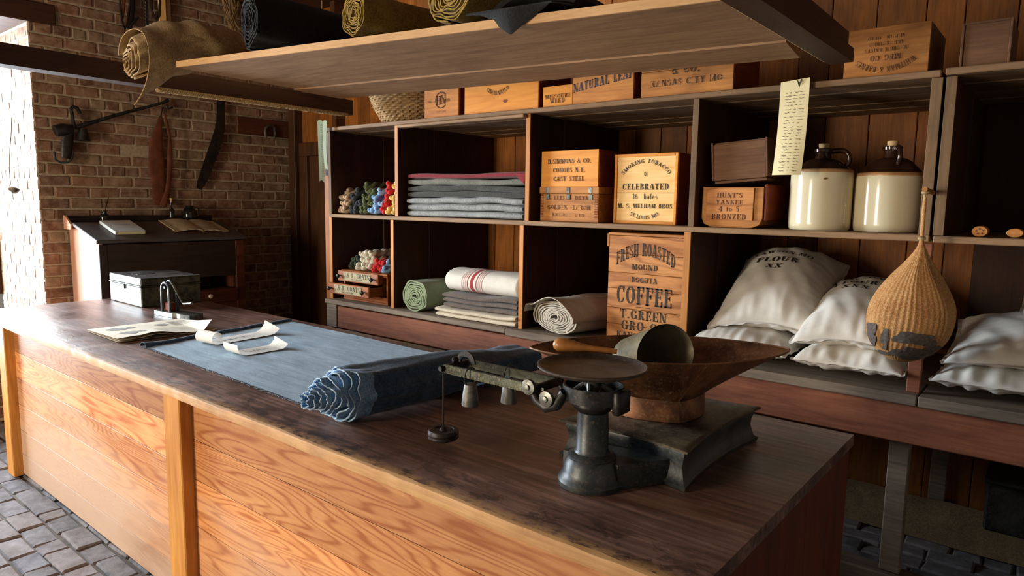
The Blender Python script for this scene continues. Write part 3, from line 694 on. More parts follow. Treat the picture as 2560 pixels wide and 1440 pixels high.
t = thing('wooden_box', 'blank dark brown box tipped askew on the bow-fronted box', 'box', (x, 2.61, ZM + h4 + .026), 0, None, (0, math.radians(-4.2), math.radians(3)))
mb = MB(); mb.box(.008, w_, 0, .012, .0, .158, .002, .4); mb.build('front_board', W['crate_dull'], t)
for xa in (0, w_): MB().box(xa, xa + .008, -.002, .22, .002, .167, .001, .3).build('side_board', W['crate_dull'], t)
mb = MB(); mb.box(.008, w_, .014, .22, .155, .165, .001); mb.build('lid', W['crate_dull'], t)
mb = MB(); mb.box(.008, w_, .014, .22, -.012, -.001, .001); mb.build('bottom_board', W['crate_dull'], t)

# top of the shelf unit
def topbox(name, label, u0, u1, v0, vt, mf, ms, y=2.57, d=.3, text=None, h=None, **k):
    a = at(u0, v0, 'y', y); b = at(u1, v0, 'y', y); hh = h or at((u0 + u1) / 2, vt, 'y', y).z - ZT
    tx = text(b.x - a.x, hh) if text else ()
    return crate(name, label, 'crate' if 'crate' in name else 'box', (a.x, y, ZT), b.x - a.x, d, hh, mf, ms, text=tx, **k)
topbox('wooden_crate', 'small pale crate with a circled monogram beside the basket', 1061, 1146, 283, 0, W['crate_old'], W['crate_side'], h=.23, tn=.9,
       text=lambda w, h: [([(T('H', .05), -.022, .075), (T('N', .048), .018, .078), (_A(0, 0, .048, .048, 40, 320, .006, .006, 26), 0, .10), (T('CO', .020), .052, .086), (T('PURE', .014, skip=.3), -w * .34, .09), (T('SOAP MFG', .011, skip=.4), 0, .03)], INKF)])
topbox('wooden_crate', 'wide bright orange crate stencilled Cincinnati with a knot in its front', 1161, 1345, 272, 0, W['crate_new'], W['crate_side'], h=.26, tn=.4,
       text=lambda w, h: [([(T('CINCINNATI.O', .022, w * .34, arc=-.035, skip=.1), -w * .03, .128)], INK)])
cc_ = [o for o in C.objects if 'knot in its front' in str(o.get('label'))][0]
MB().add([(.30 + .014 * math.cos(k * PI / 8) + .004 * math.sin(k * PI / 4), -.0012, .055 + .009 * math.sin(k * PI / 8)) for k in range(16)], [list(range(16))]).build('knot', W['crate_side'], cc_)
topbox('wooden_box', 'small glossy orange box stencilled Missouri Weed', 1357, 1430, 258, 214, W['crate_new'], W['crate_side'], tn=.2,
       text=lambda w, h: [([(T('MISSOURI', .022, w * .84), 0, h * .40), (T('WEED', .021, w * .5), 0, h * .19)], INKF)])
topbox('wooden_crate', 'pine crate with slanted blue lettering Natural Leaf', 1431, 1582, 250, 0, W['crate_old'], W['crate_side'], h=.24, tn=1.0,
       text=lambda w, h: [([([[(a * math.cos(.13) - b * math.sin(.13) * .2, a * math.sin(.13) + b) for a, b in q] for q in T('NATURAL LEAF', .042, w * .98)], 0, .082)], INKB)])
topbox('wooden_crate', 'faded wide crate stencilled Kansas City Mo beside the blue-lettered crate', 1602, 1831, 230, 0, W['crate_old'], W['crate_side'], h=.26, tn=.7, rows=2,
       text=lambda w, h: [([(T('& CO.', .044, w * .30, skip=.08), .0, .095), (T('KANSAS CITY MO', .027, w * .78, skip=.15), .0, .048), (T('GROCERY', .026, w * .55, arc=.03, skip=.3), .0, .16)], INKG)])
topbox('wooden_crate', 'crate with upside-down stencilled company name at the right end of the shelf top', 2108, 2318, 188, 66, W['crate_old'], W['crate_dull'], tn=.5, y=2.58, d=.34, rows=1,
       text=lambda w, h: [([(flip(T('WHITMAN & BARNES', .020, w * .70, arc=h * .22)), 0, h * .42), (flip(T('MFG CO', .020, w * .36)), 0, h * .44), (flip(T('MACHINE KNIVES', .013, w * .50, skip=.2)), 0, h * .58), (flip(T('AND SECTIONS', .013, w * .42, skip=.3)), 0, h * .70), (flip(T('AKRON  OHIO', .012, w * .45, skip=.3)), 0, h * .82)], INKF)])
topbox('wooden_box', 'plain dusty grey-brown box at the far right of the shelf top', 2397, 2523, 170, 52, W['crate_dull'], W['crate_dull'], y=2.60, d=.25, frame=.008)

# coffee crate
a = at(1516, 832, 'z', ZB); y = 2.62; a = at(1516, 830, 'y', y); b = at(1708, 830, 'y', y); w_ = b.x - a.x - .012; h = at(1610, 584, 'y', y).z - ZB
if a.x + w_ > -.622: w_ = -.622 - a.x
c = crate('coffee_crate', 'tall slatted crate stencilled fresh roasted coffee', 'crate', (a.x, y, ZB), w_, .36, h, W['crate_coffee'], W['crate_side'], rows=6, lid=.014, seed=7,
      text=[([(T('FRESH ROASTED', .062, w_ * .78, arc=h * .10, fan=False, wide=.7), 0, h * .70), (T('MOUND', .026, w_ * .34), 0, h * .675), (T('BOGOTA', .026, w_ * .34, skip=.12), 0, h * .56), (T('COFFEE', .088, w_ * .74), 0, h * .36),
              ([[(-.04, 0), (-.012, 0), (-.012, .003), (-.04, .003)], [(-.006, 0), (.002, 0), (.002, .003), (-.006, .003)], [(.008, 0), (.036, 0), (.036, .003), (.008, .003)]], 0, h * .335), (T('T.GREEN', .044, w_ * .62), 0, h * .225), (T('GRO CO', .046, w_ * .58), 0, h * .12), (T('KANSAS CITY', .028, w_ * .70), 0, h * .045)], INKG)])
MB().box(-.012, .002, -.001, .34, h - .07, h - .006, .002, .4).build('cleat', W['crate_old'], c)

# ================================================================ JUGS
def jug(name, label, x, y, R, hb, ht, hang):
    t = thing(name, label, 'jug', (x, y, ZM))
    MB().lathe([(R * .94, 0), (R * .985, .008), (R, .03), (R, hb - .012), (R * .985, hb)], 64).build('body', STONE, t)
    MB().lathe([(R * .985, hb), (R * .99, hb + .004), (R * .96, hb + .012), (R * .93, hb + .014)], 64, cap=False).build('band', RIM, t)
    pr = [(R * .955, hb + .008)]; hs = ht - hb - .035
    for i in range(1, 15):
        f = i / 14; pr.append((R * .95 * (1 - f) ** .75 * (1 - .1 * math.sin(f * PI)) + .033 * f ** .8, hb + .008 + hs * (1 - (1 - f) ** 1.35) * .78 + .0))
    zt = pr[-1][1]; pr += [(.030, zt + .012), (.029, ht - .018), (.036, ht - .014), (.037, ht - .004), (.032, ht), (.020, ht), (.019, ht - .02)]
    MB().lathe(pr, 48).build('shoulder', GLAZE, t)
    MB().lathe([(.018, ht - .02), (.019, ht + .002), (.021, ht + .017), (.020, ht + .019)], 20).build('cork', CORK, t)
    c_, s_ = math.cos(hang), math.sin(hang); P = []
    for i in range(17):
        g = -.35 + (PI + .9) * i / 16; rr = .036; P.append((.062 + rr * math.sin(g) * 1.0, ht - .045 + rr * math.cos(g)))
    P = [(.026, ht - .012)] + P[1:13] + [(.062, ht - .098)]
    MB().tube([(p * c_, p * s_, q) for p, q in P], [.011] * 4 + [.0095] * 10, 12).build('handle', GLAZE, t)
    return t
jug('stoneware_jug', 'brown and cream stoneware jug with a chipped spot, partly behind the paper list', -.092, 2.70, .120, .232, .333, .15)
jug('stoneware_jug', 'brown and cream stoneware jug nearest the net bag peg', .148, 2.765, .126, .218, .338, -1.1)
jg = bpy.data.objects['stoneware_jug']; g0 = math.atan2(CAM.y - 2.70, CAM.x + .092) + .12
MB().add([(.1208 * math.cos(g0 + .075 * math.cos(k * PI / 6) * (1 + .3 * math.sin(k))), .1208 * math.sin(g0 + .075 * math.cos(k * PI / 6) * (1 + .3 * math.sin(k))), .207 + .0042 * math.sin(k * PI / 6)) for k in range(12)], [list(range(12))]).build('glaze_chip', plain('brown_chip', '#7a5a2c', .4), jg)

# ================================================================ PAPER LIST ON THE SHELF EDGE
def scrawl(mb, fn, x0, x1, y, h, r, n=None):
    x = x0
    while x < x1:
        L = r.uniform(.4, 1.6) * h * 4; L = min(L, x1 - x); pts = []; k = max(4, int(L / h * 5))
        for i in range(k):
            f = i / k; g = f * L / h * 4.4; hh = h * (.55 + (.9 if r.random() < .12 else 0)); pts.append((x + f * L + .3 * h * math.sin(g * .5), y + hh * math.sin(g) * .5 + .2 * h))
        for p, q in zip(pts, pts[1:]):
            dx, dy = q[0] - p[0], q[1] - p[1]; l = math.hypot(dx, dy) + 1e-9; ox, oy = -dy / l * h * .13, dx / l * h * .13
            mb.add([fn(p[0] - ox, p[1] - oy), fn(q[0] - ox, q[1] - oy), fn(q[0] + ox, q[1] + oy), fn(p[0] + ox, p[1] + oy)], [[0, 1, 2, 3]])
        x += L + h * r.uniform(1, 3)
a = at(1949, 207, 'y', 2.51); b = at(2022, 207, 'y', 2.51); e = at(1985, 438, 'y', 2.51)
nw, nh = b.x - a.x, a.z - e.z
t = thing('paper_list', 'long cream paper with a handwritten list, pinned to the shelf edge', 'paper', (a.x, 2.51, e.z))
def nf(u, v, o=0): return (u * nw + .004 * math.sin(v * 3) + .006 * v * v, -.012 * math.sin(u * PI) * (1 - v) - .02 * (1 - v) ** 3 - .004 - o - .006 * u * v, v * nh + .008 * u * v ** 4)
MB().slab(lambda u, v: nf(u, v), .0006, 14, 30).build('sheet', PAPERY, t)
mb = MB(); r = random.Random(8); fn = lambda p, q: nf(p / nw, q / nh, .0012)
yy = nh * .87
for k in range(25):
    if k in (5, 7, 10, 15): yy -= nh * .012
    scrawl(mb, fn, nw * (.18 + .1 * r.random()), nw * r.uniform(.55, .66), yy, .0042, r); scrawl(mb, fn, nw * .68, nw * .85, yy, .0042, r); yy -= nh * .0325
mb.build('handwriting', INK, t)
MB().tube([(nw * .72, -.006, nh * .93), (nw * .66, -.016, nh * 1.0), (nw * .70, -.014, nh * .955), (nw * .80, -.014, nh * 1.01)], .0022, 6).build('pin', IRON, t)

# ================================================================ HANGING NET BAG
a = at(2316, 483, 'y', 2.44); zt = a.z
t = thing('net_bag', 'tan netted ham bag with dark stamped marks, hanging from a peg on the upright', 'bag', (a.x + .004, 2.40, 0))
prof = [(913, 2), (908, 30), (895, 58), (875, 82), (850, 97), (820, 103), (790, 102), (760, 95), (725, 79), (690, 58), (660, 37), (635, 20), (615, 9), (600, 5.5), (560, 4.5), (500, 4), (486, 3)]
Z = lambda v: at(2316, v, 'y', 2.40).z; ppm = 1713 / 2.40
P = [(q / ppm * .93, Z(v)) for v, q in prof]
def bagf(i, v):
    k = v * (len(P) - 1); j = min(int(k), len(P) - 2); f = k - j
    q0 = P[max(j - 1, 0)]; q1 = P[j]; q2 = P[j + 1]; q3 = P[min(j + 2, len(P) - 1)]
    cr = lambda a_, b_, c_, d_: .5 * (2 * b_ + (c_ - a_) * f + (2 * a_ - 5 * b_ + 4 * c_ - d_) * f * f + (3 * b_ - a_ - 3 * c_ + d_) * f ** 3)
    r_ = max(.001, cr(q0[0], q1[0], q2[0], q3[0])); z = cr(q0[1], q1[1], q2[1], q3[1]); g = i * 2 * PI
    up = max(0, v - .35) / .65; rib = 1 + .009 * math.sin(g * 46) + .05 * up * math.sin(g * 9 + 3 * v) * (1 if v < .8 else .3)
    off = -.034 * max(0, 1 - v / .72) ** 1.0
    return (r_ * rib * math.cos(g) + off + .012 * nz((math.cos(g), math.sin(g), v * 3), 1.2) * min(1, r_ / .05), r_ * rib * math.sin(g) * .92, z)
nb = NT('net_bag_cloth', .9, 0, .15); v_ = nb.coord(); n1 = nb.noise(v_, 7, 5, .6, .5); n2 = nb.noise(v_, 190, 3, .7)
cc = nb.ramp(n1, [(.35, lin('#a8703c')), (.6, lin('#c49058'))]); cc = nb.mix(nb.ramp(n2, [(.45, g3(0)), (.6, g3(.5))]), cc, lin('#e0b888'))
sp = nb.n('ShaderNodeSeparateXYZ'); nb.l(v_, sp.inputs[0])
st = nb.noise(nb.coord((1, 1, .7)), 12, 3, .5, .3); cc = nb.mix(nb.ramp(st, [(.62, g3(0)), (.68, g3(.6))]), cc, lin('#86501c'))
nb.bump(n2, .7, .004); NETM = nb.col(cc)
body = MB().grid(bagf, 276, 90, wrapu=True).build('net', NETM, t)
# dark stamped marks laid on the net as blots
def onbag(du, v):          # du: photo offset from the bag axis, v: photo row
    z = Z(v); lo, hi = 0, 1
    for _ in range(24):
        md = (lo + hi) / 2
        if bagf(.75, md)[2] < z: lo = md
        else: hi = md
    q = lo; best = None
    R_ = bagf(.75, q); rr = max(abs(bagf(k / 16, q)[0] - bagf((k + 8) % 16 / 16, q)[0]) / 2 for k in range(8)); s_ = max(-.97, min(.97, du / ppm / max(rr, .02)))
    ang = math.atan2(CAM.y - 2.40, CAM.x - t.location.x) + math.asin(s_) ; g = (ang / (2 * PI)) % 1
    p = Vector(bagf(g, q)); c0 = Vector((bagf(0, q)[0] / 2 + bagf(.5, q)[0] / 2, 0, p.z)); d = (p - c0).normalized(); return p + d * .0035
mb = MB(); r = random.Random(3)
for du, v, a_, b_ in ((-78, 832, 15, 22), (-72, 858, 10, 17), (-44, 842, 9, 20), (-38, 866, 5, 12), (0, 838, 27, 15), (28, 836, 26, 14), (50, 846, 14, 12), (-6, 880, 22, 10), (26, 878, 34, 15), (50, 870, 16, 12), (-42, 888, 16, 7), (66, 862, 10, 8), (20, 892, 18, 6), (8, 866, 9, 6)):
    n = 26; pts = [onbag(du, v)]
    for k in range(n):
        g = 2 * PI * k / n; q = 1 + .16 * math.sin(g * 3 + du) + r.uniform(-.05, .05); pts.append(onbag(du + a_ * q * math.copysign(abs(math.cos(g)) ** .8, math.cos(g)), v + b_ * q * math.sin(g)))
    mid = []
    for k in range(n):
        g = 2 * PI * k / n; mid.append(onbag(du + a_ * .5 * math.cos(g), v + b_ * .5 * math.sin(g)))
    vs = pts + mid; fs = []
    for k in range(n):
        j = (k + 1) % n; fs += [[0, n + 1 + k, n + 1 + j], [n + 1 + k, 1 + k, 1 + j, n + 1 + j]]
    mb.add(vs, fs, smooth=True)
mb.build('stamp_mark', plain('faded_black_print', '#5e544c', .9, sc=160, var=.45), t)
mb = MB(); mb.tube([(0, 0, zt), (-.003, .004, (zt + Z(600)) / 2), (0, 0, Z(600))], .006, 8); mb.lathe([(.004, 0), (.012, .006), (.013, .012), (.004, .018)], 12, (0, 0, Z(600) - .004)); mb.lathe([(.004, 0), (.014, .004), (.014, .010), (.004, .014)], 12, (0, 0, zt - .006)); mb.build('cord', ROPE, t)
pg = tag(MB().tube([(a.x + .004, 2.545, zt + .004), (a.x + .002, 2.385, zt + .012)], .009, 10).build('peg', W['crate_old']), 'short wooden peg in the upright holding up the net bag', 'peg')

# ================================================================ FLOUR SACKS
def hexm(p): return p
FL = NT('flour_sack_cotton', .9, 0, .1); v_ = FL.coord(); n1 = FL.noise(v_, 6, 6, .6, .4); n2 = FL.noise(v_, 260, 3, .7)
FL.bump(n2, .25, .002); FLM = FL.col(FL.ramp(n1, [(.3, lin('#d4cec2')), (.65, lin('#ebe7de'))]))
class Sack:
    def __init__(s, a, b, H, seed, bend=0, flat=.5): s.a, s.b, s.H, s.seed, s.bend, s.flat = a, b, H, seed, bend, flat
    def p(s, u, v, side, off=0):
        e = (max(0, 1 - abs(u) ** 2.5)) ** .5 * (max(0, 1 - abs(v) ** 2.5)) ** .5
        cx = 1 - .07 * (1 - v * v) * abs(u) ** 3 * 0 - .06 * (1 - abs(v) ** 2) * 1.0 + .0; cy = 1 - .05 * (1 - u * u)
        x = s.a * u * (cx if True else 1); y = s.b * v * cy
        ed = math.exp(-(1 - abs(v)) * 4.2); ex = math.exp(-(1 - abs(u)) * 4.2)
        wr = .010 * ed * noise.noise(Vector((x * 30, v * 1.5 + s.seed, s.seed * 3.1))) * 1.6 + .009 * ex * noise.noise(Vector((u * 1.5, y * 30, s.seed * 2.3)))
        wr += .012 * noise.noise(Vector((x * 5 + s.seed, y * 5, side * 3))) + .006 * noise.noise(Vector((x * 16 + y * 8 + s.seed, y * 5 - x * 3, side * 9)))
        z = s.H * e * (1 if side > 0 else s.flat) + (wr + off) * min(1, e * 3)
        z = z if side > 0 else -z
        z += s.bend * (x * x) / (s.a * s.a) - abs(s.bend) * .0
        return (x, y, z + (0 if side < 0 else off * .3))
    def build(s, t, name='sack_cloth', n=44):
        mb = MB()
        g = lambda w_: math.copysign(1 - (1 - abs(w_)) ** 1.5, w_)
        for side in (1, -1): mb.grid(lambda i, j: s.p(g(2 * i - 1), g(2 * j - 1), side), n * 2, n * 2, .5)
        import bmesh
        o = mb.build(name, FLM, t, 60); bm = bmesh.new(); bm.from_mesh(o.data); bmesh.ops.remove_doubles(bm, verts=bm.verts, dist=.0004); bm.to_mesh(o.data); bm.free()
        mb = MB()                        # the sewn edge: a thin frill round the seam
        def fr(i, j):
            g_ = i * 4; k = int(g_) % 4; f = (g_ % 1) * 2 - 1; u, v = ((f, -1), (1, f), (-f, 1), (-1, -f))[k]
            x, y, z = s.p(u, v, 1); d = Vector((x, y, 0)).normalized(); dd = Vector(((0, -1, 0), (1, 0, 0), (0, 1, 0), (-1, 0, 0))[k]); d = (dd * .8 + d * .4); q = .012 * j
            return (x + d.x * q, y + d.y * q, z + .003 * j * math.sin(i * 190 + s.seed) + .003 * j * math.sin(i * 77))
        mb.grid(fr, 240, 2, wrapu=True); mb.build('seam', FLM, t)
        return o
    def text(s, t, lines):
        for polys, ox, oy in lines:
            mb = MB()
            for q in polys:
                pts = []
                for i in range(len(q)):
                    (x0, y0), (x1, y1) = q[i], q[(i + 1) % len(q)]
                    pts.append((x0, y0))
                vs = [s.p((ox + x) / s.a / .96, (oy + y) / s.b / .97, 1, .0012) for x, y in pts]
                mb.add([(a, b, c + .0015) for a, b, c in vs], [list(range(len(vs)))])
            mb.build('lettering', INK, t)
def sack(label, loc, a, b, H, seed, rot=(0, 0, 0), bend=0, lines=None, flat=.5, group='flour sacks in the lower bays'):
    t = thing('flour_sack', label, 'sack', loc, 0, group, tuple(math.radians(q) for q in rot)); s = Sack(a, b, H, seed, bend, flat); s.build(t)
    if lines: s.text(t, lines)
    return t
base = ZB
sack('white flour sack lying flat under the sack marked XX, half hidden by the scale hopper', (-.352, 2.84, base + .070), .212, .345, .092, 1)
sack('white flour sack lying flat under the sack marked XXX', (.080, 2.84, base + .070), .195, .335, .095, 2, (1, 0, 2))
sack('fat flour sack marked XX, propped highest beside the coffee crate', (-.300, 2.92, base + .305), .236, .34, .13, 3, (23, 0, 6), -.045, [(T('FLOUR', .050, .19), -.02, .015), (T('XX', .040, .07), -.02, -.052), (T('LAWSON.MO', .036, .26, arc=.012), -.01, .10)], .6)
sack('flour sack marked XXX, leaning behind the net bag', (.062, 2.86, base + .24), .200, .34, .105, 4, (14, 0, 3), -.03, [(T('FLOUR', .046, .18), -.04, .06), (T('XXX', .036, .11), -.03, .0), (T('LAWSON', .034, .2, arc=.01), -.04, .14)], .6)
sack('bottom flour sack in the bay right of the net bag', (.70, 2.87, base + .062), .325, .34, .085, 5, (0, 0, 1))
sack('middle flour sack right of the net bag, its corner in the bag shadow', (.73, 2.87, base + .185), .33, .34, .085, 6, (6, 0, 2), -.02)
sack('top flour sack at the far right edge, with letters fading into shade', (.86, 3.04, base + .29), .28, .27, .11, 7, (18, -4, -6), -.03, [(T('LAWSON', .034, .24), -.09, .11), (T('MO.', .03, .08), .08, .115)], .6)

# ================================================================ CLOTH ROLLS
def clothroll(mb, L, R, turns, sx=1, sz=1, fill=.62, r0=.012, taper=0, tele=0, seed=0, wob=.01, npt=44, nl=10, a_end=-PI / 2, power=2.0, bump=.0, tele_pow=1, sag=0, edge=.004, tilt=0):
    N = int(turns * npt); amax = turns * 2 * PI; pitch = (R - r0) / turns; th = pitch * fill
    def pos(k, y, dr):
        a = k / N * amax; g = a - amax + a_end; r_ = r0 + (R - r0) * k / N
        wv = wob * noise.noise(Vector((math.cos(g) * 1.6, math.sin(g) * 1.6 + seed, a * .05 + y * 3.2))) * (.4 + r_ / R) + wob * .35 * (1 - (k / N) ** 2) * noise.noise(Vector((a * .9, seed, 3)))
        fold = bump * noise.noise(Vector((y * 9 + seed, math.cos(g) * 2, math.sin(g) * 2))) * (r_ / R) ** 4
        rr = r_ + wv + fold + dr; c, s_ = math.cos(g), math.sin(g); n = (abs(c) ** power + abs(s_) ** power) ** (-1 / power)
        q = 1 - taper * max(0, y) / L
        return rr * c * n * sx * (1 - .25 * (1 - q)), (rr * s_ * n * sz + R * sz) * q
    vs = []; fs = []
    for k in range(N + 1):
        f = k / N; y0 = -tele * (1 - f) ** tele_pow + edge * noise.noise(Vector((k * .21, seed, 0))) + edge * .6 * noise.noise(Vector((k * .8, seed, 0)))
        for j in range(nl + 1):
            y = y0 + (L - y0) * (j / nl) ** (1.6 if nl > 4 else 1)
            for dr in (th / 2, -th / 2):
                x, z = pos(k, y, dr); vs.append((x, y, z - sag * max(0, .3 - y) ** 2 * 10 + tilt * 0))
    W_ = (nl + 1) * 2
    for k in range(N):
        a, b = k * W_, (k + 1) * W_
        for j in range(nl):
            o = j * 2; fs.append([a + o, b + o, b + o + 2, a + o + 2]); fs.append([a + o + 1, a + o + 3, b + o + 3, b + o + 1])
        fs.append([a, a + 1, b + 1, b]); o = nl * 2; fs.append([a + o, b + o, b + o + 1, a + o + 1])
    for k in (0, N):
        a = k * W_
        for j in range(nl): o = j * 2; fs.append([a + o, a + o + 2, a + o + 3, a + o + 1])
    return mb.add(vs, fs, .5, True)
M_BURL = cloth('burlap_roll_cloth', '#86693e', '#cbab78', sc=150, big=5, bump=.6)
M_BLK = cloth('charcoal_wool', '#0e0e0e', '#242424', sc=120, big=2, bump=.5, fuzz=.2)
M_MUS = cloth('mustard_wool', '#6e5420', '#b89a48', sc=160, big=3, bump=.5, fuzz=.2)
M_GRN = cloth('sage_green_canvas', '#7e8a66', '#a2ac86', sc=200, big=2)
M_LIN = cloth('natural_linen', '#a89c88', '#d2c8b4', sc=240, big=4)
M_DEN = cloth('blue_denim', '#1e2e40', '#44607c', sc=200, big=6, bump=.5, lo=.38, hi=.6)
M_DNB = cloth('bright_denim_layers', '#3c6c9a', '#98c0e0', sc=160, big=7, bump=.5)
M_CHA = cloth('chambray_weave', '#7a92a6', '#b2c8d6', sc=60, big=1.2, stretch=(.8, 9, 9), lo=.34, hi=.62, fuzz=.1)
M_FRY = cloth('pale_denim_edge', '#88a8c6', '#c8dcea', sc=200, big=6, fuzz=.1)
def ztop(x, y):      # top of the rack board
    u = (x - (-2.69)) / 2.66; return 2.195 + (2.1275 - 2.195) * u + .0425
def roll(name, label, loc, rz, mat, group=None, **k):
    t = thing(name, label, 'cloth roll', loc, rz, group); o = clothroll(MB(), **k).build('rolled_cloth', mat, t, 70); return t
RG = 'cloth rolls lying on the hanging rack'
c = at(640, 150, 'y', 1.31)
b0 = at(360, 152, 'y', 1.12)
t = roll('cloth_roll', 'tan burlap roll drooping off the left end of the hanging rack', (-2.735, 1.11, ztop(-2.7, 1.3) + .001), -.05, M_BURL, RG, L=1.0, R=.105, turns=5, sx=.95, sz=.95, fill=.42, tele=.05, seed=2, wob=.020, bump=.02, edge=.005, nl=22, sag=.12, tele_pow=.7)
mb = MB()      # loose outer flap drooping below the board
def flap(u, v):
    g = -.55 * PI + u * 1.5 * PI
    x = .108 * math.cos(g) * .95 + .008 * math.sin(v * 9 + u * 4); z = .1 + .108 * math.sin(g) * .95
    yy = -.005 + v * .5 + .03 * (1 - v) * math.sin(u * 5); dr = (1 - v) ** 2 * max(0, 1 - u * 2) ** 1.2 * .13 + .12 * 10 * max(0, .3 - yy) ** 2 * .8
    return (x - .02 * (1 - v) * (1 - u), yy, z - dr + .006 * math.sin(v * 22 + u * 3))
mb.slab(flap, .004, 50, 40).build('loose_flap', M_BURL, t)
roll('cloth_roll', 'black wool roll with ragged spiral end beside the burlap roll', (at(648, 150, 'y', 1.34).x, 1.30, ztop(-2.1, 1.4)), -.10, M_BLK, RG, L=.95, R=.106, turns=8, sx=.80, sz=1.06, fill=.5, tele=.01, seed=5, wob=.016, edge=.006, nl=6)
roll('cloth_roll', 'mustard yellow wool roll with a tight round spiral end', (at(905, 96, 'y', 1.42).x, 1.38, ztop(-1.5, 1.4)), -.08, M_MUS, RG, L=.85, R=.084, turns=9, sx=.92, sz=1.0, fill=.46, seed=7, wob=.014, edge=.004, nl=6)
roll('cloth_roll', 'larger mustard roll with loose oval layers, cut by the top of the picture', (at(1140, 66, 'y', 1.46).x, 1.42, ztop(-1.1, 1.4)), -.08, M_MUS, RG, L=.8, R=.105, turns=9, sx=1.1, sz=.92, fill=.42, seed=9, wob=.022, edge=.004, nl=6, power=2.4)
# black cloth hanging over the rack edge in a point
t = thing('black_cloth', 'black cloth folded over the rack edge, hanging down in a point', 'cloth', (0, 0, 0))
P0 = at(1178, 0, 'y', 1.43); P1 = at(1392, 24, 'y', 1.45); P2 = at(1293, 88, 'y', 1.43); P3 = at(1250, -30, 'y', 1.50)
zt_ = ztop(-.8, 1.45) + .004
def bcl(u, v):
    e = P0.lerp(P1, u); hang = max(0, 1 - abs(u - .54) / .46 if u < .54 else 1 - (u - .54) / .46)
    ztp = ztop(e.x, 1.45) + .010
    if v < .5: f = v * 2; q = Vector((e.x, e.y - .03 + .008 * math.sin(u * 9), ztp)); w2 = Vector((e.x + (P2.x - e.x) * .12, 1.425 + .01 * math.sin(u * 7 + 1), ztp - (ztp - P2.z) * hang)); return q.lerp(w2, 1 - f)
    f = (v - .5) * 2; return Vector((e.x, e.y - .03 + f * .3, ztp + .002 + .018 * math.sin(f * 3) + .01 * math.sin(u * 8) * f))
mb = MB().slab(bcl, .004, 40, 24); mb.build('drape', M_BLK, t)
mb = MB(); mb.slab(lambda u, v: (P0.x + .02 + u * .36, 1.50 + v * .5, ztop(-.9, 1.5) + .022 + .070 * math.sin(u * PI) ** .6 + .006 * math.sin(v * 7)), .02, 20, 8); mb.build('folded_bulk', M_BLK, t)

# lower left bay rolls
a = at(1042, 782, 'y', 2.56)
roll('canvas_roll', 'sage green canvas roll with a spiral end, beside the folded towels', (a.x, 2.545, ZB), -.02, M_GRN, L=.72, R=.104, turns=7, sx=1.08, sz=.92, fill=.72, seed=3, wob=.012, power=2.3, nl=8, a_end=-2.6, edge=.002)
a = at(1378, 832, 'y', 2.56)
t = roll('linen_roll', 'flattened natural linen roll with a flap folded over its end', (a.x + .022, 2.56, ZB), -.20, M_LIN, L=.72, R=.098, turns=9, sx=1.72, sz=.86, fill=.66, seed=4, wob=.010, power=2.2, nl=8, a_end=-2.6, edge=.003)
def lf(u, v):
    g = PI * (1.06 - 1.12 * u); x = .172 * math.cos(g) + (-.03 * (1 - v) if u < .2 else 0); z = .09 + .094 * max(math.sin(g), -.6) + .003
    up = .02 * (1 - v) * math.sin(u * 12 + 1) + (.018 * (1 - v) if u < .15 else 0)
    return (x, -.045 + v * .68 + .012 * math.sin(u * 9), max(.002, z + up * .6 + .004 * math.sin(v * 13 + u * 5)))
MB().slab(lf, .004, 36, 20).build('outer_flap', M_LIN, t)

# ================================================================ FOLDED STACKS
def foldslab(mb, w, d, h, seed, z0, layers=2, wave=.006, x0=0, y0=0, round_=.5):
    "folded cloth: layers of rounded sheets, fold towards the viewer"
    lh = h / layers
    for k in range(layers):
        zc = z0 + lh * (k + .5); ins = .012 * noise.noise(Vector((k * 3.3, seed, 0)))
        def f(i, j, zc=zc, k=k, ins=ins):
            g = i * 2 * PI; c, s_ = math.cos(g), math.sin(g); p = .32
            yy = math.copysign(abs(c) ** p, c) * (d / 2 + ins); zz = math.copysign(abs(s_) ** .55, s_) * lh * .53
            u = j * 2 - 1; ew = (1 - max(0, abs(u) - .97) / .03 * .25); x = u * (w / 2 + ins)
            wv = wave * noise.noise(Vector((x * 5 + seed, yy * 3, (zc) * 3))) + wave * 1.2 * math.sin(u * 2.2 + seed) * .6
            return (x0 + x, y0 + d / 2 - yy * (1 if True else 0), max(z0, zc + zz * ew * .99 + wv * (zc - z0 + .01) / max(h, .01)))
        n0 = len(mb.v); mb.grid(f, 40, 34, .5, wrapu=True); W_ = 35
        mb.add([], []); mb.f.append([n0 + i * W_ for i in range(40)]); mb.t.append(.5); mb.s.append(False); mb.f.append([n0 + i * W_ + 34 for i in range(40)][::-1]); mb.t.append(.5); mb.s.append(False)
    return mb
M_GR1 = cloth('light_grey_wool', '#6a6c6c', '#a6a8a6', sc=130, big=3, bump=.8)
M_GR2 = cloth('dark_grey_wool', '#2a2a26', '#4e4e48', sc=130, big=3, bump=.8)
M_GR3 = cloth('warm_grey_wool', '#54544a', '#7e7e72', sc=130, big=3, bump=.7)
M_RED = cloth('dark_red_wool', '#641a20', '#8c2a30', sc=130, big=3, bump=.6)
M_WHT = cloth('white_cotton', '#ddd6c8', '#f0ebe0', sc=200, big=3, fuzz=.1)
M_CRM = cloth('cream_cotton', '#d0bfa4', '#e8dcc4', sc=200, big=3, fuzz=.1)
M_TAU = cloth('taupe_wool', '#584c44', '#7c6e64', sc=160, big=3)
xa, xb = at(1020, 548, 'y', 2.60).x, -1.55; wd = xb - xa; cx = (xa + xb) / 2
BG = 'wool blankets stacked on the middle shelf'
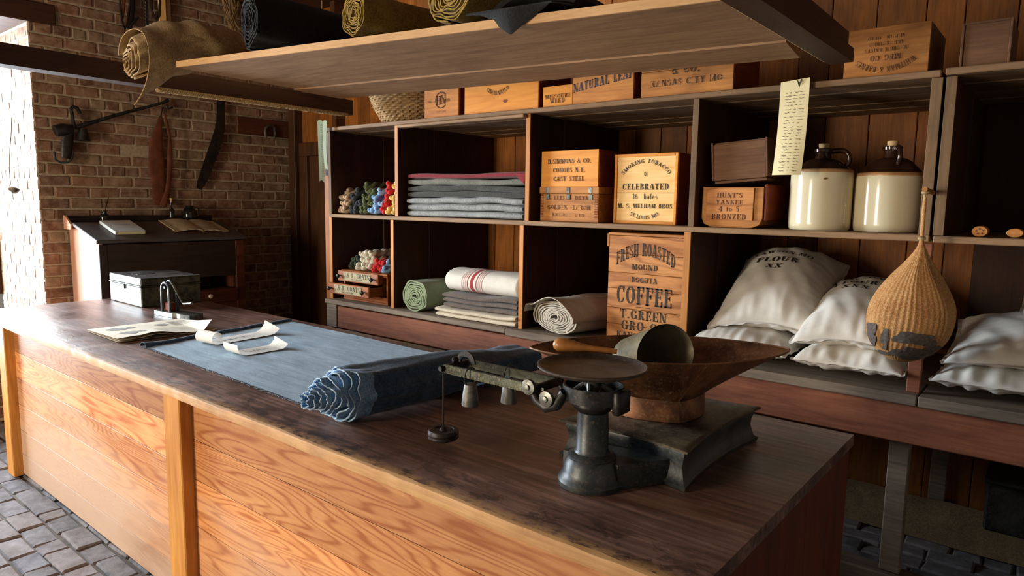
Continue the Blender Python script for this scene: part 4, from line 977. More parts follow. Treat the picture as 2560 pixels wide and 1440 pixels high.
def fold_thing(name, label, cat, mat, z, h, w, d, layers, seed, cx_, y_, z_base, group=None, wave=.006):
    t = thing(name, label, cat, (cx_, y_, z_base + z), 0, group); foldslab(MB(), w, d, h, seed, 0, layers, wave * 1.6).build('folded_cloth', mat, t, 70); return t
fold_thing('wool_blanket', 'light grey ribbed blanket, folded, at the bottom of the blanket stack', 'blanket', M_GR1, 0, .118, wd - .04, .42, 3, 1, cx - .01, 2.585, ZM, BG)
fold_thing('wool_blanket', 'dark grey blanket, folded, above the light grey one', 'blanket', M_GR2, .1185, .068, wd - .03, .41, 2, 2, cx - .005, 2.59, ZM, BG)
fold_thing('wool_blanket', 'warm grey blanket, folded once, under the red blanket', 'blanket', M_GR3, .187, .040, wd - .03, .41, 1, 3, cx, 2.59, ZM, BG)
t = fold_thing('wool_blanket', 'dark red blanket on top of the grey blanket stack', 'blanket', M_RED, .228, .032, wd - .015, .42, 1, 4, cx + .01, 2.583, ZM, BG, .004)
MB().slab(lambda u, v: (wd / 2 - .085 + .075 * u - .008 * v, .004 - .012 * math.sin(u * 2), .02 - .055 * v * u + .0), .005, 10, 10).build('hanging_corner', M_RED, t)
# towels, taupe blanket, cream sheet
a = at(1092, 820, 'y', 2.54); b = -1.575; w_ = b - a.x; cx = (a.x + b) / 2
LG = 'folded cloths in the lower bay'
fold_thing('cotton_sheet', 'cream cotton cloth folded at the bottom of the towel pile', 'cloth', M_CRM, 0, .058, w_, .42, 2, 11, cx, 2.53, ZB, LG)
fold_thing('taupe_blanket', 'taupe blanket folded between the cream cloth and the striped towel', 'blanket', M_TAU, .0585, .088, w_ - .05, .40, 3, 12, cx + .02, 2.55, ZB, LG)
t = thing('striped_towel', 'rolled white towel with red woven stripes, topmost in its pile', 'towel', (cx + .01, 2.555, ZB + .148), 0, LG)
R1 = .068; Wt = w_ - .03
def tw(i, j, o=0, x=None):
    g = i * 2 * PI; c, s_ = math.cos(g), math.sin(g); x = (j - .5) * Wt if x is None else x; e = 1 - max(0, abs(x) / (Wt / 2) - .93) / .07 * .18
    sl = noise.noise(Vector((x * 6, c, s_ * 2))) * .006
    return (x, .135 + math.copysign(abs(c) ** .8, c) * (.125 + o) * e, max(0, R1 + math.copysign(abs(s_) ** .9, s_) * (R1 + o) * e + sl * (s_ > -.5)))
mb = MB().grid(tw, 48, 60, wrapu=True); mb.f.append([i * 61 for i in range(48)]); mb.t.append(.5); mb.s.append(False); mb.f.append([i * 61 + 60 for i in range(48)]); mb.t.append(.5); mb.s.append(False)
mb.build('rolled_cloth', M_WHT, t, 70)
M_STR = cloth('red_woven_stripe', '#a03038', '#c45058', sc=200, big=3, fuzz=.1)
for xx, ww, dash in ((-.078, .003, 0), (-.066, .004, 1), (-.054, .004, 1), (-.040, .005, 0), (-.012, .022, 0), (.018, .005, 0), (.032, .004, 1), (.044, .004, 1), (.056, .003, 0)):
    mb = MB()
    n = 90
    for k in range(n):
        i0 = .17 + .62 * k / n; i1 = .17 + .62 * (k + (.6 if dash else 1)) / n; q = []
        sh = lambda ii: (ii - .25) * -.10
        for ii, s_ in ((i0, -1), (i0, 1), (i1, 1), (i1, -1)): q.append(tw(ii, 0, .0014, -.03 + xx * 1.15 + s_ * ww / 2 + sh(ii) * .6))
        mb.add(q, [[0, 1, 2, 3]], smooth=True)
    mb.build('red_stripe', M_STR, t)

# ================================================================ YARN
def skein_mesh(L=.24, r=.0165, seed=0):
    mb = MB()
    for k in range(2):
        pts = []; rr = []; n = 30
        for i in range(n + 1):
            f = (1 - math.cos(i / n * PI)) / 2; g = f * L / .075 * PI + k * PI; e = min(f, 1 - f) * L; q = math.sqrt(max(0, 1 - (1 - min(1, e / .014)) ** 2))
            h = .0115 * (.55 + .45 * q); pts.append((h * math.cos(g), f * L, h * math.sin(g))); rr.append(max(.001, r * q * (1 + .10 * math.sin(g * 2 + seed))))
        mb.tube(pts, rr, 10)
    return mb
def yarncol(name, c1, c2): return cloth(name, c1, c2, sc=260, big=8, bump=.9, stretch=(1, .25, 1), fuzz=.3)
YC = dict(tan=yarncol('tan_yarn', '#a48466', '#dcc4a6'), char=yarncol('charcoal_yarn', '#1c2024', '#3c4248'), olive=yarncol('olive_yarn', '#3c4424', '#6c7444'),
          blue=yarncol('light_blue_yarn', '#6c9ccc', '#a8ccec'), red=yarncol('red_yarn', '#a80c10', '#dc2424'), yellow=yarncol('yellow_yarn', '#dcac48', '#f4d484'), cream=yarncol('cream_yarn', '#b4a88c', '#ece4d0'), moss=yarncol('dark_moss_yarn', '#20281c', '#3e4a34'))
CN = dict(tan='tan', char='charcoal', olive='olive green', blue='light blue', red='red', yellow='yellow', cream='cream white', moss='dark moss')
def pile(key, x0, z0, cols, rows, y, where, rise=.0, dy=.012, ybase=0, shr=0):
    "one skein per spot of a small pile, ends towards the front"
    src = {}; rn = random.Random(hash_(key) + int(x0 * 100))
    for s_ in (0, 1):
        o = skein_mesh(seed=hash_(key) + s_).build('yarn_skein', YC[key]); src[s_] = o
    first = True
    for j in range(rows):
        n = max(1, cols - (1 if shr and j >= shr else 0))
        for i in range(n):
            s_ = (i + j) % 2; o = src[s_]
            if s_ in src and not o.get('used'): c = o; c['used'] = 1
            else: c = o.copy(); C.objects.link(c)
            c.location = (x0 + .004 + (i + .5 * (j % 2) * (1 if cols > 1 else .3)) * .051 + rn.uniform(-.003, .003), y + j * dy + rn.uniform(0, .02), z0 + .031 + j * .0405 + i * rise)
            c.rotation_euler = (rn.uniform(-.02, .03), rn.uniform(0, 3), rn.uniform(-.05, .05)); tag(c, '%s twisted yarn skein %s' % (CN[key], where), 'yarn', '%s yarn skeins %s' % (CN[key], where))
    for o in src.values():
        if o.get('used'): del o['used']
        else: bpy.data.objects.remove(o)
def hash_(s): return sum(ord(c) for c in s)
yb = 2.565; X = lambda u: at(u, 533, 'y', yb + .01).x
up = 'piled in the upper left compartment'
xl = XS + .058
pile('tan', xl, ZM, 2, 4, yb, up, shr=3); pile('char', xl + .105, ZM, 2, 4, yb + .015, up, shr=2); pile('olive', xl + .225, ZM, 2, 5, yb, up, shr=4)
pile('blue', xl + .345, ZM, 2, 4, yb - .005, up, shr=2); pile('red', xl + .462, ZM, 1, 5, yb - .01, up); pile('yellow', xl + .525, ZM, 2, 5, yb - .015, up, shr=1)

# ================================================================ THREAD CABINET
a = at(852, 752, 'y', 2.60); cw = .46; x0 = XS + .095; zc0 = ZB; hc = at(880, 676, 'y', 2.58).z - ZB
t = thing('thread_cabinet', 'small brown thread cabinet with two lettered drawers pulled out', 'cabinet', (x0, 2.585, ZB))
mb = MB(); mb.box(0, cw, 0, .34, 0, .012, .002, .5); mb.box(-.012, cw + .012, -.014, .35, hc - .014, hc, .003, .7); mb.box(-.006, cw + .006, -.007, .345, hc - .024, hc - .0145, .002, .3)
mb.box(0, .014, 0, .34, .012, hc - .024, .002, .6); mb.box(cw - .014, cw, 0, .34, .012, hc - .024, .002, .6); mb.box(.014, cw - .014, .33, .34, .012, hc - .024, .001, .3)
mb.build('case', W['thread'], t)
MB().box(.014, cw - .014, .002, .014, .012, .048, .002, .9).build('lower_front', W['thread'], t)
LABEL = plain('aged_label_paper', '#b0a480', .7, sc=20, var=.15)
DH = .072
for k, (z, out, sh) in enumerate(((.132, .05, -.02), (.052, .115, -.035))):
    mb = MB(); w2 = cw - .034; mb.box(.017 + sh, .017 + w2 + sh, -out, -out + .016, z, z + DH, .003, .5 + .2 * k); mb.box(.02 + sh, .03 + sh, -out + .016, .2, z + .004, z + DH - .01, .001, .2); mb.box(w2 + .004 + sh, w2 + .014 + sh, -out + .016, .2, z + .004, z + DH - .01, .001, .2); mb.box(.03 + sh, w2 + .004 + sh, -out + .016, .2, z + .004, z + .008, .001, .2)
    d = mb.build('drawer', W['thread'], t)
    MB().box(.085 + sh, w2 - .055 + sh, -out - .003, -out, z + .008, z + DH - .008, .001).build('label_plate', LABEL, d)
    cxx = .017 + sh + w2 / 2 + .0; yy = -out - .0036
    ink([(T("J.& P. COATS'", .031, w2 * .64), cxx, z + .030), (T("BEST SIX CORD", .009, w2 * .26), cxx, z + .014)], lambda p, q: (p, yy, q), INK, d)
    for kx in (.055 + sh, w2 - .022 + sh):
        kb = MB(); kb.M = Matrix.Translation((kx, -out, z + DH * .5)) @ Matrix.Rotation(PI / 2, 4, 'X'); kb.lathe([(.004, 0), (.005, .012), (.012, .018), (.0145, .026), (.011, .034), (.002, .037)], 16); kb.build('knob', IRON, d)
lo = 'lying on the thread cabinet'
zt_ = ZB + hc
pile('moss', x0 + .03, zt_, 2, 2, 2.60, lo); pile('char', x0 + .10, zt_ + .0, 3, 3, 2.70, lo, dy=.02)
pile('cream', x0 + .15, zt_, 3, 3, 2.57, lo, rise=.004); pile('red', x0 + .33, zt_, 2, 2, 2.555, lo); pile('blue', x0 + .43, zt_, 1, 2, 2.56, lo)

# ================================================================ SPOOLS, BASKET, RIBBON
for u, v, lab in ((2448, 593, 'wooden spool end with a carved centre, the left one on the right shelf'), (2536, 597, 'wooden spool end with a plain face at the right edge')):
    p = at(u, v, 'z', ZM); y = 2.575; p = at(u, v, 'y', y); t = thing('wooden_spool', lab, 'spool', (p.x, y, ZM - .002 + (.019 if u < 2500 else .017)))
    k = 1 if u < 2500 else .82; mb = MB(); mb.M = Matrix.Rotation(-PI / 2 + .0, 4, 'X')
    mb.lathe([(.004, .0), (.012, .001), (.021, 0), (.023, .003), (.023, .009), (.012, .014), (.011, .05), (.022, .056), (.023, .064), (.004, .066)], 28, sx=1.05, sy=.82 * k); o = mb.build('spool', W['crate_old'], t)
    if k == 1:
        mb = MB()
        for g in range(5): mb.add([(.011 * math.cos(g * 1.257 + .4) + .003 * math.cos(q), -.0012, .009 * math.sin(g * 1.257 + .4) + .003 * math.sin(q)) for q in [j * PI / 4 for j in range(8)]], [list(range(8))])
        mb.build('carved_mark', INKF, t)
a = at(892, 300, 'y', 2.62); b = at(1058, 290, 'y', 2.62); R = (b.x - a.x) / 2 * .86; cxb = (a.x + b.x) / 2
t = thing('woven_basket', 'round coiled splint basket on top of the shelf unit', 'basket', (cxb, 2.55 + R, ZT + .004)); mb = MB()
for row in range(22):
    f = row / 21; z = .006 + f * .26; rr = R * (.66 + .36 * math.sin(min(1, f * 1.15) * PI / 2)); n = 150; pts = []
    for i in range(n):
        g = 2 * PI * i / n; wv = .0045 * math.sin(g * 30 + (PI if row % 2 else 0)); pts.append(((rr + wv) * math.cos(g), (rr + wv) * math.sin(g), z + .0015 * math.sin(g * 7 + row)))
    mb.tube(pts, .0068, 6, random.Random(row).random(), closed=True, flat=((0, 0, 1), .45))
mb.build('weave', STRAW, t)
mb = MB()
for k in range(30):
    g = 2 * PI * k / 30; mb.tube([((R * (.66 + .36 * math.sin(min(1, f * 1.15) * PI / 2))) * math.cos(g), (R * (.66 + .36 * math.sin(min(1, f * 1.15) * PI / 2))) * math.sin(g), .004 + f * .262) for f in [j / 8 for j in range(9)]], .0042, 5)
mb.lathe([(.0, .002), (R * .64, .003), (R * .66, .008)], 30, cap=False); mb.build('stakes', STRAW, t)
MB().tube([(R * 1.02 * math.cos(g), R * 1.02 * math.sin(g), .272) for g in [k * 2 * PI / 60 for k in range(60)]], .010, 8, closed=True).build('rim', STRAW, t)

a = at(805, 303, 'y', 2.49)
t = thing('lettered_ribbon', 'pale green paper strip with dark letters, folded over the top left corner of the shelves', 'ribbon', (a.x, 2.49, a.z)); RB = plain('pale_green_paper', '#8c9880', .8, sc=20, var=.12)
MB().slab(lambda u, v: (-.035 + u * .045 * (1 - .4 * v) + .012 * v, -.012 + .02 * u, -.40 * v + .01 * math.sin(u * 4)), .001, 8, 20).build('strip', RB, t)
MB().slab(lambda u, v: (.018 + u * .042 * (1 - .25 * v) + .012 * v, -.002 - .02 * math.sin(v * 3) * .5, -.32 * v + .004 * math.sin(u * 4)), .001, 8, 20).build('strip', RB, t)
MB().slab(lambda u, v: (.002 + .022 * u + .01 * v, .012 + .006 * u, -.36 * v), .001, 4, 14).build('strip', LEATHD, t)
mb = MB(); r = random.Random(6)
for k in range(22):
    z = -.03 - k * .016; x_ = .0 + .012 * (-z / .4) - .006; s_ = r.uniform(.003, .006); mb.add([(x_ - s_, -.0125 + .006, z), (x_ + s_ * r.random(), -.0125 + .006, z + .001), (x_ + s_ * .5, -.0125 + .006, z + .009), (x_ - s_ * .5, -.0125 + .006, z + .007)], [[0, 1, 2, 3]])
mb.build('lettering', INK, t)

# ================================================================ DENIM, PAPERS AND TOOLS ON THE COUNTER
H0 = HC + .0012
F1, F2, B1, B2 = Vector((-2.53, 1.00, H0)), Vector((-.98, .955, H0)), Vector((-2.66, 1.835, H0)), Vector((-.92, 1.80, H0))
def shf(u, v):
    p = (F1 * (1 - u) + F2 * u) * (1 - v) + (B1 * (1 - u) + B2 * u) * v
    lift = .0025 + .003 * noise.noise(Vector((p.x * 3.2, p.y * 11, 2))) + .0015 * noise.noise(Vector((p.x * 9, p.y * 30, 5)))
    fr = .004 * noise.noise(Vector((p.x * 23, v * 3, 1))) * (1 if v < .02 or v > .98 else 0)
    return Vector((p.x, p.y + fr, p.z + max(.0015, lift)))
t = thing('denim_bolt', 'bolt of blue denim partly unrolled across the counter, its far end a ragged roll', 'denim bolt')
mb = MB(); mb.slab(shf, .0012, 150, 90); mb.build('unrolled_sheet', M_CHA, t)
mb = MB()      # turned-under hem along the end of the sheet
def hem(u, v):
    p = F1.lerp(B1, v) ; g = u * PI * 1.5 - .4; r_ = .011 + .004 * noise.noise(Vector((v * 9, 1, 2))) + .008 * max(0, .12 - v) / .12
    return (p.x + .014 - r_ * math.cos(g) * 1.6 + .004 * math.sin(v * 14), p.y - .01 * (v < .01), H0 + .005 + max(-.003, r_ * math.sin(g)))
mb.slab(hem, .0015, 14, 60); mb.build('hem', M_DEN, t)
mb = MB(); r = random.Random(12)
for k in range(230):
    u = k / 230 * .86 + r.uniform(-.002, .002); p = shf(u, 0); L_ = r.uniform(.006, .016); mb.tube([p, p + Vector((r.uniform(-.006, .006), -L_ * .6, -.0005)), p + Vector((r.uniform(-.01, .01), -L_, -.001))], .0007, 4)
tag(mb.build('fringe', M_FRY, t), kind='stuff')
RXc, RYc, RZr = -.985, .965, -.045
Rm = Matrix.Translation((RXc, RYc, H0 + .008)) @ Matrix.Rotation(RZr, 4, 'Z')
mb = MB(); mb.M = Rm
clothroll(mb, L=.86, R=.092, turns=9, sx=1.08, sz=.86, fill=.50, tele=.155, seed=21, wob=.022, npt=48, nl=16, a_end=-2.2, power=2.2, bump=.010, tele_pow=.9, edge=.010, r0=.014, taper=.36)
o = mb.build('rolled_cloth', M_DEN, t, 75)
o.data.materials.append(M_DNB)
for p in o.data.polygons: p.material_index = 0 if p.center.y > RYc + .035 else 1
mb = MB(); mb.M = Rm                       # frayed pale edges of the turns
N_ = 9 * 48; amax = 9 * 2 * PI
for s0 in range(0, 9):
    pts = []
    for k in range(s0 * 48, min((s0 + 1) * 48 + 2, N_ + 1)):
        a = k / N_ * amax; g = a - amax - 2.2; r_ = .014 + (.092 - .014) * k / N_; f = k / N_; 
        y = -.155 * (1 - f) ** .9 + .010 * noise.noise(Vector((k * .21, 21, 0))) + .006 * noise.noise(Vector((k * .8, 21, 0)))
        wv = .022 * noise.noise(Vector((math.cos(g) * 1.6, math.sin(g) * 1.6 + 21, a * .05 + y * 3.2))) * (.4 + r_ / .092) + .022 * .35 * (1 - f * f) * noise.noise(Vector((a * .9, 21, 3)))
        y = -.155 * (1 - f) ** .9 + .010 * noise.noise(Vector((k * .21, 21, 0))) + .006 * noise.noise(Vector((k * .8, 21, 0)))
        fold = .010 * noise.noise(Vector((y * 9 + 21, math.cos(g) * 2, math.sin(g) * 2))) * (r_ / .092) ** 4
        rr = r_ + wv + fold + .002; c_, s_ = math.cos(g), math.sin(g); n = (abs(c_) ** 2.2 + abs(s_) ** 2.2) ** (-1 / 2.2)
        pts.append((rr * c_ * n * 1.08, y - .001 + .002 * r.uniform(-1, 1), rr * s_ * n * .86 + .092 * .86))
    mb.tube(pts, .0021, 5)
mb.build('frayed_edge', M_FRY, t)

# newspaper
NP = NT('newsprint', .85, 0, .2); v_ = NP.coord(); NPM = NP.col(NP.ramp(NP.noise(v_, 9, 5, .6), [(.3, lin('#d6c8ac')), (.6, lin('#ece2cc'))]))
t = thing('newspaper', 'folded yellowed newspaper with printed portraits, at the far end of the counter', 'newspaper')
A, B, Cc, D = Vector((-3.10, .965, H0)), Vector((-2.70, .955, H0)), Vector((-2.665, 1.415, H0)), Vector((-3.09, 1.44, H0))
def npf(u, v, z=0, o=0):      # u along x, v along y
    p = (A * (1 - u) + B * u) * (1 - v) + (D * (1 - u) + Cc * u) * v
    lift = z * (1 + .9 * math.sin(v * 4.2 + .6) * u + .4 * u) + .010 * max(0, u - .55) * max(0, math.sin(v * 9.5 - 2.2)) * (z > .004) * 2.2
    cr = .05 * max(0, v - .86) / .14 * (z > .008) * max(0, u - .1)
    return Vector((p.x - cr * .25, p.y - cr * .3, p.z + max(.0006, lift) + cr + o))
for z, dx in ((.002, .0), (.006, .006), (.011, -.004)):
    MB().slab(lambda u, v: npf(u, v, z) + Vector((dx, dx * .5, 0)), .0012, 26, 26).build('sheet', NPM if z > .01 else PAPERO, t)
mb = MB()
def blob(cx, cy, a_, b_, fn, mb, n=22, seed=0):
    rr = random.Random(seed); mb.add([fn(cx, cy)] + [fn(cx + a_ * (1 + rr.uniform(-.15, .15)) * math.cos(k * 2 * PI / n), cy + b_ * (1 + rr.uniform(-.15, .15)) * math.sin(k * 2 * PI / n)) for k in range(n)], [[0, 1 + k, 1 + (k + 1) % n] for k in range(n)])
fn = lambda u, v: npf(u, v, .011, .0011)
GREY = plain('printed_grey', '#8a8478', .85, sc=60, var=.35)
for g_ in (((.30, .20, .11, .10), (.30, .33, .07, .055)), ((.72, .20, .11, .09), (.72, .31, .07, .055)), ((.30, .66, .08, .07),)):
    mb = MB()
    for k, (qx, qy, a_, b_) in enumerate(g_): blob(qx, qy, a_, b_, fn, mb, seed=k)
    mb.build('printed_portrait', GREY, t)
mb = MB(); r = random.Random(4)
for k in range(26):
    for x0, x1, y0 in ((.12, .48, .76 + k * .0085), (.54, .92, .48 + k * .018)):
        if y0 < .96: mb.add([fn(x0, y0), fn(x1 - r.uniform(0, .05), y0), fn(x1 - .03, y0 + .0035), fn(x0, y0 + .0035)], [[0, 1, 2, 3]])
mb.build('printed_text', GREY, t)

# two curling printed slips on the denim
def slip(lab, P, Q, wv, cl, cr, seed, zl=.004):
    t = thing('printed_slip', lab, 'paper', (0, 0, 0), 0, 'printed slips on the denim'); P = Vector(P); Q = Vector(Q); d = Q - P; L = d.length; d.normalize(); s_ = Vector((-d.y, d.x, 0)) * wv
    def f(u, v, o=0):
        x = u * L; z = zl + o; sh = 0
        if u < cl[0]: g = (cl[0] - u) / cl[0] * cl[1]; r_ = cl[0] * L / cl[1]; x = cl[0] * L - r_ * math.sin(g); z += r_ * (1 - math.cos(g)) + (.0015 * g)
        if u > 1 - cr[0]: g = (u - 1 + cr[0]) / cr[0] * cr[1] * (.75 + .35 * v); r_ = cr[0] * L / cr[1]; x = (1 - cr[0]) * L + r_ * math.sin(g); z += r_ * (1 - math.cos(g))
        p = P + d * x + s_ * (v - .5); return (p.x, p.y, H0 + .003 + z)
    MB().slab(f, .0006, 60, 8).build('sheet', PAPER, t)
    mb = MB()
    for k in range(5): scrawl(mb, lambda p, q: f(p, q, .0009), .32, .86, .2 + k * .15, .035, random.Random(seed + k))
    for q_ in lay('PRICES', .16, .3): mb.add([f(.55 + a, .42 + b, .001) for a, b in q_], [list(range(len(q_)))])
    mb.build('printed_text', GREY, t)
p0 = at(455, 868, 'z', H0 + .01); p1 = at(690, 826, 'z', H0 + .01)
slip('white printed slip with one end rolled into a tube, the farther one on the denim', p0, p1, .13, (.26, 5.2), (.16, 1.2), 1)
p0 = at(560, 888, 'z', H0 + .01); p1 = at(712, 862, 'z', H0 + .01)
slip('shorter white printed slip curling up at both ends, nearer the denim roll', p0, p1, .12, (.24, 1.7), (.2, 1.3), 5)

# tin cash box
p = at(355, 770, 'z', H0); t = thing('tin_cash_box', 'scuffed dark green tin cash box with a flat lid on the counter', 'box', (p.x, p.y, H0), 0)
f_ = at(262, 748, 'z', H0) - p; g_ = at(480, 748, 'z', H0) - p; w_, d_ = .50, .375; hz = at(356, 698, 'y', p.y).z - H0
t.rotation_euler = (0, 0, math.radians(-1)); t.location = (p.x, p.y, H0)
MB().box(-w_, 0, 0, d_, 0, hz * .70, .006, .5).build('body', GTIN, t)
mb = MB(); mb.box(-w_ - .004, .004, -.004, d_ + .004, hz * .70, hz * .735, .003); mb.box(-w_, 0, 0, d_, hz * .735, hz - .004, .005); mb.build('lid', GTIN, t)
MB().box(-w_ + .001, -.001, .001, d_ - .001, hz - .004, hz, .002).build('lid_top', GTINT, t)
MB().box(-w_ * .62, -w_ * .5, .08, .19, hz - .0005, hz + .002, .001).build('handle_mount', IRON, t)
MB().box(-w_ * .52, -w_ * .48, -.010, -.003, hz * .55, hz * .72, .002).build('latch', IRON, t)

# eyelet press
bx_ = at(386, 786, 'z', H0); bx2 = at(478, 801, 'z', H0); L = (bx2 - bx_).length; an = math.atan2((bx2 - bx_).y, (bx2 - bx_).x)
t = thing('lever_press', 'small black cast iron lever press standing on the counter by the tin box', 'press', (bx_.x, bx_.y, H0), an)
Hh = .205
MB().prism([(0, 0), (L * .55, -.012), (L * .60, .0), (L * .72, -.006), (L * .96, 0), (L, .02), (L, .06), (L * .96, .085), (L * .5, .09), (L * .42, .10), (0, .085)], 0, .026, 'z').build('base', STEEL, t)
mb = MB()
for y in (.018, .066):
    pts = [(.055, y, .02)] + [(.055 + 0, y, .15)] + [(.092 - .037 * math.cos(g), y, .150 + .042 * math.sin(g)) for g in [k * PI / 8 for k in range(1, 8)]] + [(.129, y, .15), (.129, y, .02)]
    mb.tube(pts, .0085, 8)
mb.tube([(.092, .01, .165), (.092, .075, .165)], .008, 8); mb.build('frame', IRONB, t)
MB().tube([(.092, .042, .165), (.092, .042, .08)], .011, 10).build('plunger', STEEL, t)
MB().box(.068, .118, .022, .062, .026, .075, .004).build('die_block', W['crate_side'], t)
MB().tube([(.075, .042, .175), (.088, .042, .20), (.108, .042, .205), (.135, .042, .178), (.215, .042, .085), (.228, .042, .078), (.30, .042, .088)], [.009, .011, .011, .009, .008, .009, .009], 10, flat=((0, 1, 0), .8)).build('lever', STEEL, t)

# ================================================================ COUNTER SCALE
cx, cy = -.135, 1.055
t = thing('counter_scale', 'old cast iron counter scale with round pan, sliding beam and tin hopper', 'scale')
bx0, bx1, by0, by1, zp = -.285, .055, 1.165, 1.625, HC + .098
prof = [(0, .012), (.010, .014), (.018, .004), (.05, -.004), (.07, -.002), (.085, .004), (.096, .0)]
mb = MB()
def bodyring(off, z, n=22):
    pts = []; x0, x1, y0, y1 = bx0 - off, bx1 + off, by0 - off, by1 + off
    for e, (a, b) in enumerate((((x0, y0), (x1, y0)), ((x1, y0), (x1, y1)), ((x1, y1), (x0, y1)), ((x0, y1), (x0, y0)))):
        for k in range(n):
            f = k / n; c_ = (4 * f * (1 - f)); ins = (.022, .02, .022, .02)[e] * c_; nx_, ny_ = ((0, 1), (-1, 0), (0, -1), (1, 0))[e]; pts.append((a[0] + (b[0] - a[0]) * f + nx_ * ins, a[1] + (b[1] - a[1]) * f + ny_ * ins, z))
    return pts
def loft(mb, rings, cap=True):
    n = len(rings[0]); vs = [p for r_ in rings for p in r_]; fs = []
    for j in range(len(rings) - 1):
        for i in range(n): k = (i + 1) % n; fs.append([j * n + i, j * n + k, (j + 1) * n + k, (j + 1) * n + i])
    if cap: fs += [list(range(n))[::-1], [(len(rings) - 1) * n + i for i in range(n)]]
    mb.add(vs, fs, .5, True)
loft(mb, [bodyring(q, H0 + z) for z, q in prof]); mb.build('base_box', IRONB, t, 50)
mb = MB(); loft(mb, [bodyring(.004, zp - .004), bodyring(.016, zp - .002), bodyring(.017, zp + .004), bodyring(.010, zp + .0065)]); mb.build('platform', metal('worn_brown_plate', '#3a342a', '#6a5f4a', .45, .3, 8, c3='#8c8068'), t, 50)
mb = MB(); mb.prism([(-.085 + cx, cy), (-.06 + cx, cy + .10), (.16 + cx, cy + .14), (.075 + cx, cy)], H0, H0 + .062, 'z'); mb.build('neck', IRONB, t)
mb = MB(); mb.lathe([(.082, 0), (.083, .012), (.078, .02), (.074, .024), (.070, .035), (.066, .055), (.058, .066), (.060, .070), (.055, .076), (.044, .080), (.040, .086), (.0385, .16), (.0370, .182)], 56, (cx, cy, H0)); mb.build('column', IRONB, t, 35)
zr = H0 + .182
mb = MB(); mb.lathe([(.034, -.004), (.05, .012), (.052, .018), (.05, .024), (.02, .022)], 40, (cx, cy, zr)); 
n = 40       # open ring of the beam frame
for z0, z1, ra, rb in ((.03, .066, .072, .066),):
    vs = []; fs = []
    for i in range(n):
        g = 2 * PI * i / n
        for rr, z in ((ra, z0), (ra, z1), (rb, z1), (rb, z0)): vs.append((cx + .0 + rr * 1.08 * math.cos(g), cy + rr * math.sin(g), zr + z))
    for i in range(n):
        k = (i + 1) % n
        for j in range(4): fs.append([i * 4 + j, k * 4 + j, k * 4 + (j + 1) % 4, i * 4 + (j + 1) % 4])
    mb.add(vs, fs, .5, True)
for g in (-.4, .9, 2.3, 3.8): mb.tube([(cx + .04 * math.cos(g), cy + .04 * math.sin(g), zr + .015), (cx + .065 * math.cos(g), cy + .065 * math.sin(g), zr + .045)], .009, 8)
mb.box(cx + .066, cx + .088, cy - .028, cy + .028, zr + .008, zr + .066, .005)
mb.build('beam_frame', IRON, t, 50)
for yy in (-.058, .058):      # curved yoke arms reaching to the beam, with round bosses
    MB().tube([(cx - .045, cy + yy, zr + .05), (cx - .07, cy + yy, zr + .012), (cx - .10, cy + yy, zr + .0), (cx - .13, cy + yy, zr + .014), (cx - .145, cy + yy, zr + .045)], [.013, .014, .013, .012, .011], 10).build('yoke', IRON, t)
for k, (dx, dy, dz) in enumerate(((-.145, -.072, .047), (-.088, -.074, .028))):
    mb = MB(); mb.M = Matrix.Translation((cx + dx, cy + dy, zr + dz)) @ Matrix.Rotation(PI / 2, 4, 'X')
    mb.lathe([(.019, -.006), (.0205, .0), (.0195, .004), (.008, .006), (.0075, .010), (.003, .011)], 26); mb.build('boss', STEEL, t)
mb = MB(); mb.lathe([(.012, .0), (.014, .03), (.024, .045), (.026, .062), (.018, .066)], 30, (cx, cy, zr + .02)); 
for g in (0, PI / 2, PI, 3 * PI / 2): mb.tube([(cx + .02 * math.cos(g), cy + .02 * math.sin(g), zr + .07), (cx + .05 * math.cos(g + .4), cy + .05 * math.sin(g + .4), zr + .045)], .007, 8)
mb.build('pan_stem', STEEL, t)
zpan = zr + .108
mb = MB(); mb.lathe([(.02, -.018), (.10, -.010), (.122, -.002), (.133, .004), (.134, .008), (.130, .009), (.121, .002), (.11, -.001), (.001, -.001)], 72, (cx - .0, cy - .01, zpan)); pm_ = metal('brown_pan_metal', '#3c332c', '#5c5046', .5, .3, 9, c3='#74685a'); mb.build('round_pan', pm_, t)
# beam: two graduated bars
zb_ = zr + .042; xb0, xb1 = -.585, cx - .135
for yy, x_0 in ((-.060, xb0), (.03, xb0 + .01)):
    mb = MB(); mb.box(x_0, xb1, cy + yy - .004, cy + yy + .004, zb_ - .014, zb_ + .012, .0015); b_ = mb.build('beam_bar', BRASS, t)
    if yy < 0:
        mb = MB(); r = random.Random(2)
        for k in range(52): x = x_0 + .03 + k * (xb1 - x_0 - .05) / 52; hh = .010 if k % 5 == 0 else .005; mb.box(x, x + .0012, cy + yy - .0046, cy + yy - .004, zb_ - .013, zb_ - .013 + hh, .0001)
        for k in range(5): mb.box(x_0 + .06 + k * .07, x_0 + .066 + k * .07, cy + yy - .0046, cy + yy - .004, zb_ + .0, zb_ + .008, .0001)
        tag(mb.build('graduation', plain('dull_brass_marks', '#6a6648', .5, .5), b_), kind='stuff')
MB().box(xb1 - .004, xb1 + .006, cy - .064, cy + .05, zb_ - .012, zb_ + .010, .002).build('beam_end', IRON, t)
mb = MB(); mb.box(xb0 - .004, xb0 + .006, cy - .064, cy + .034, zb_ - .012, zb_ + .010, .002)
mb.tube([(xb0 - .002, cy - .064, zb_), (xb0 - .002, cy - .076, zb_)], [.009, .007], 12); mb.build('beam_end', IRON, t)
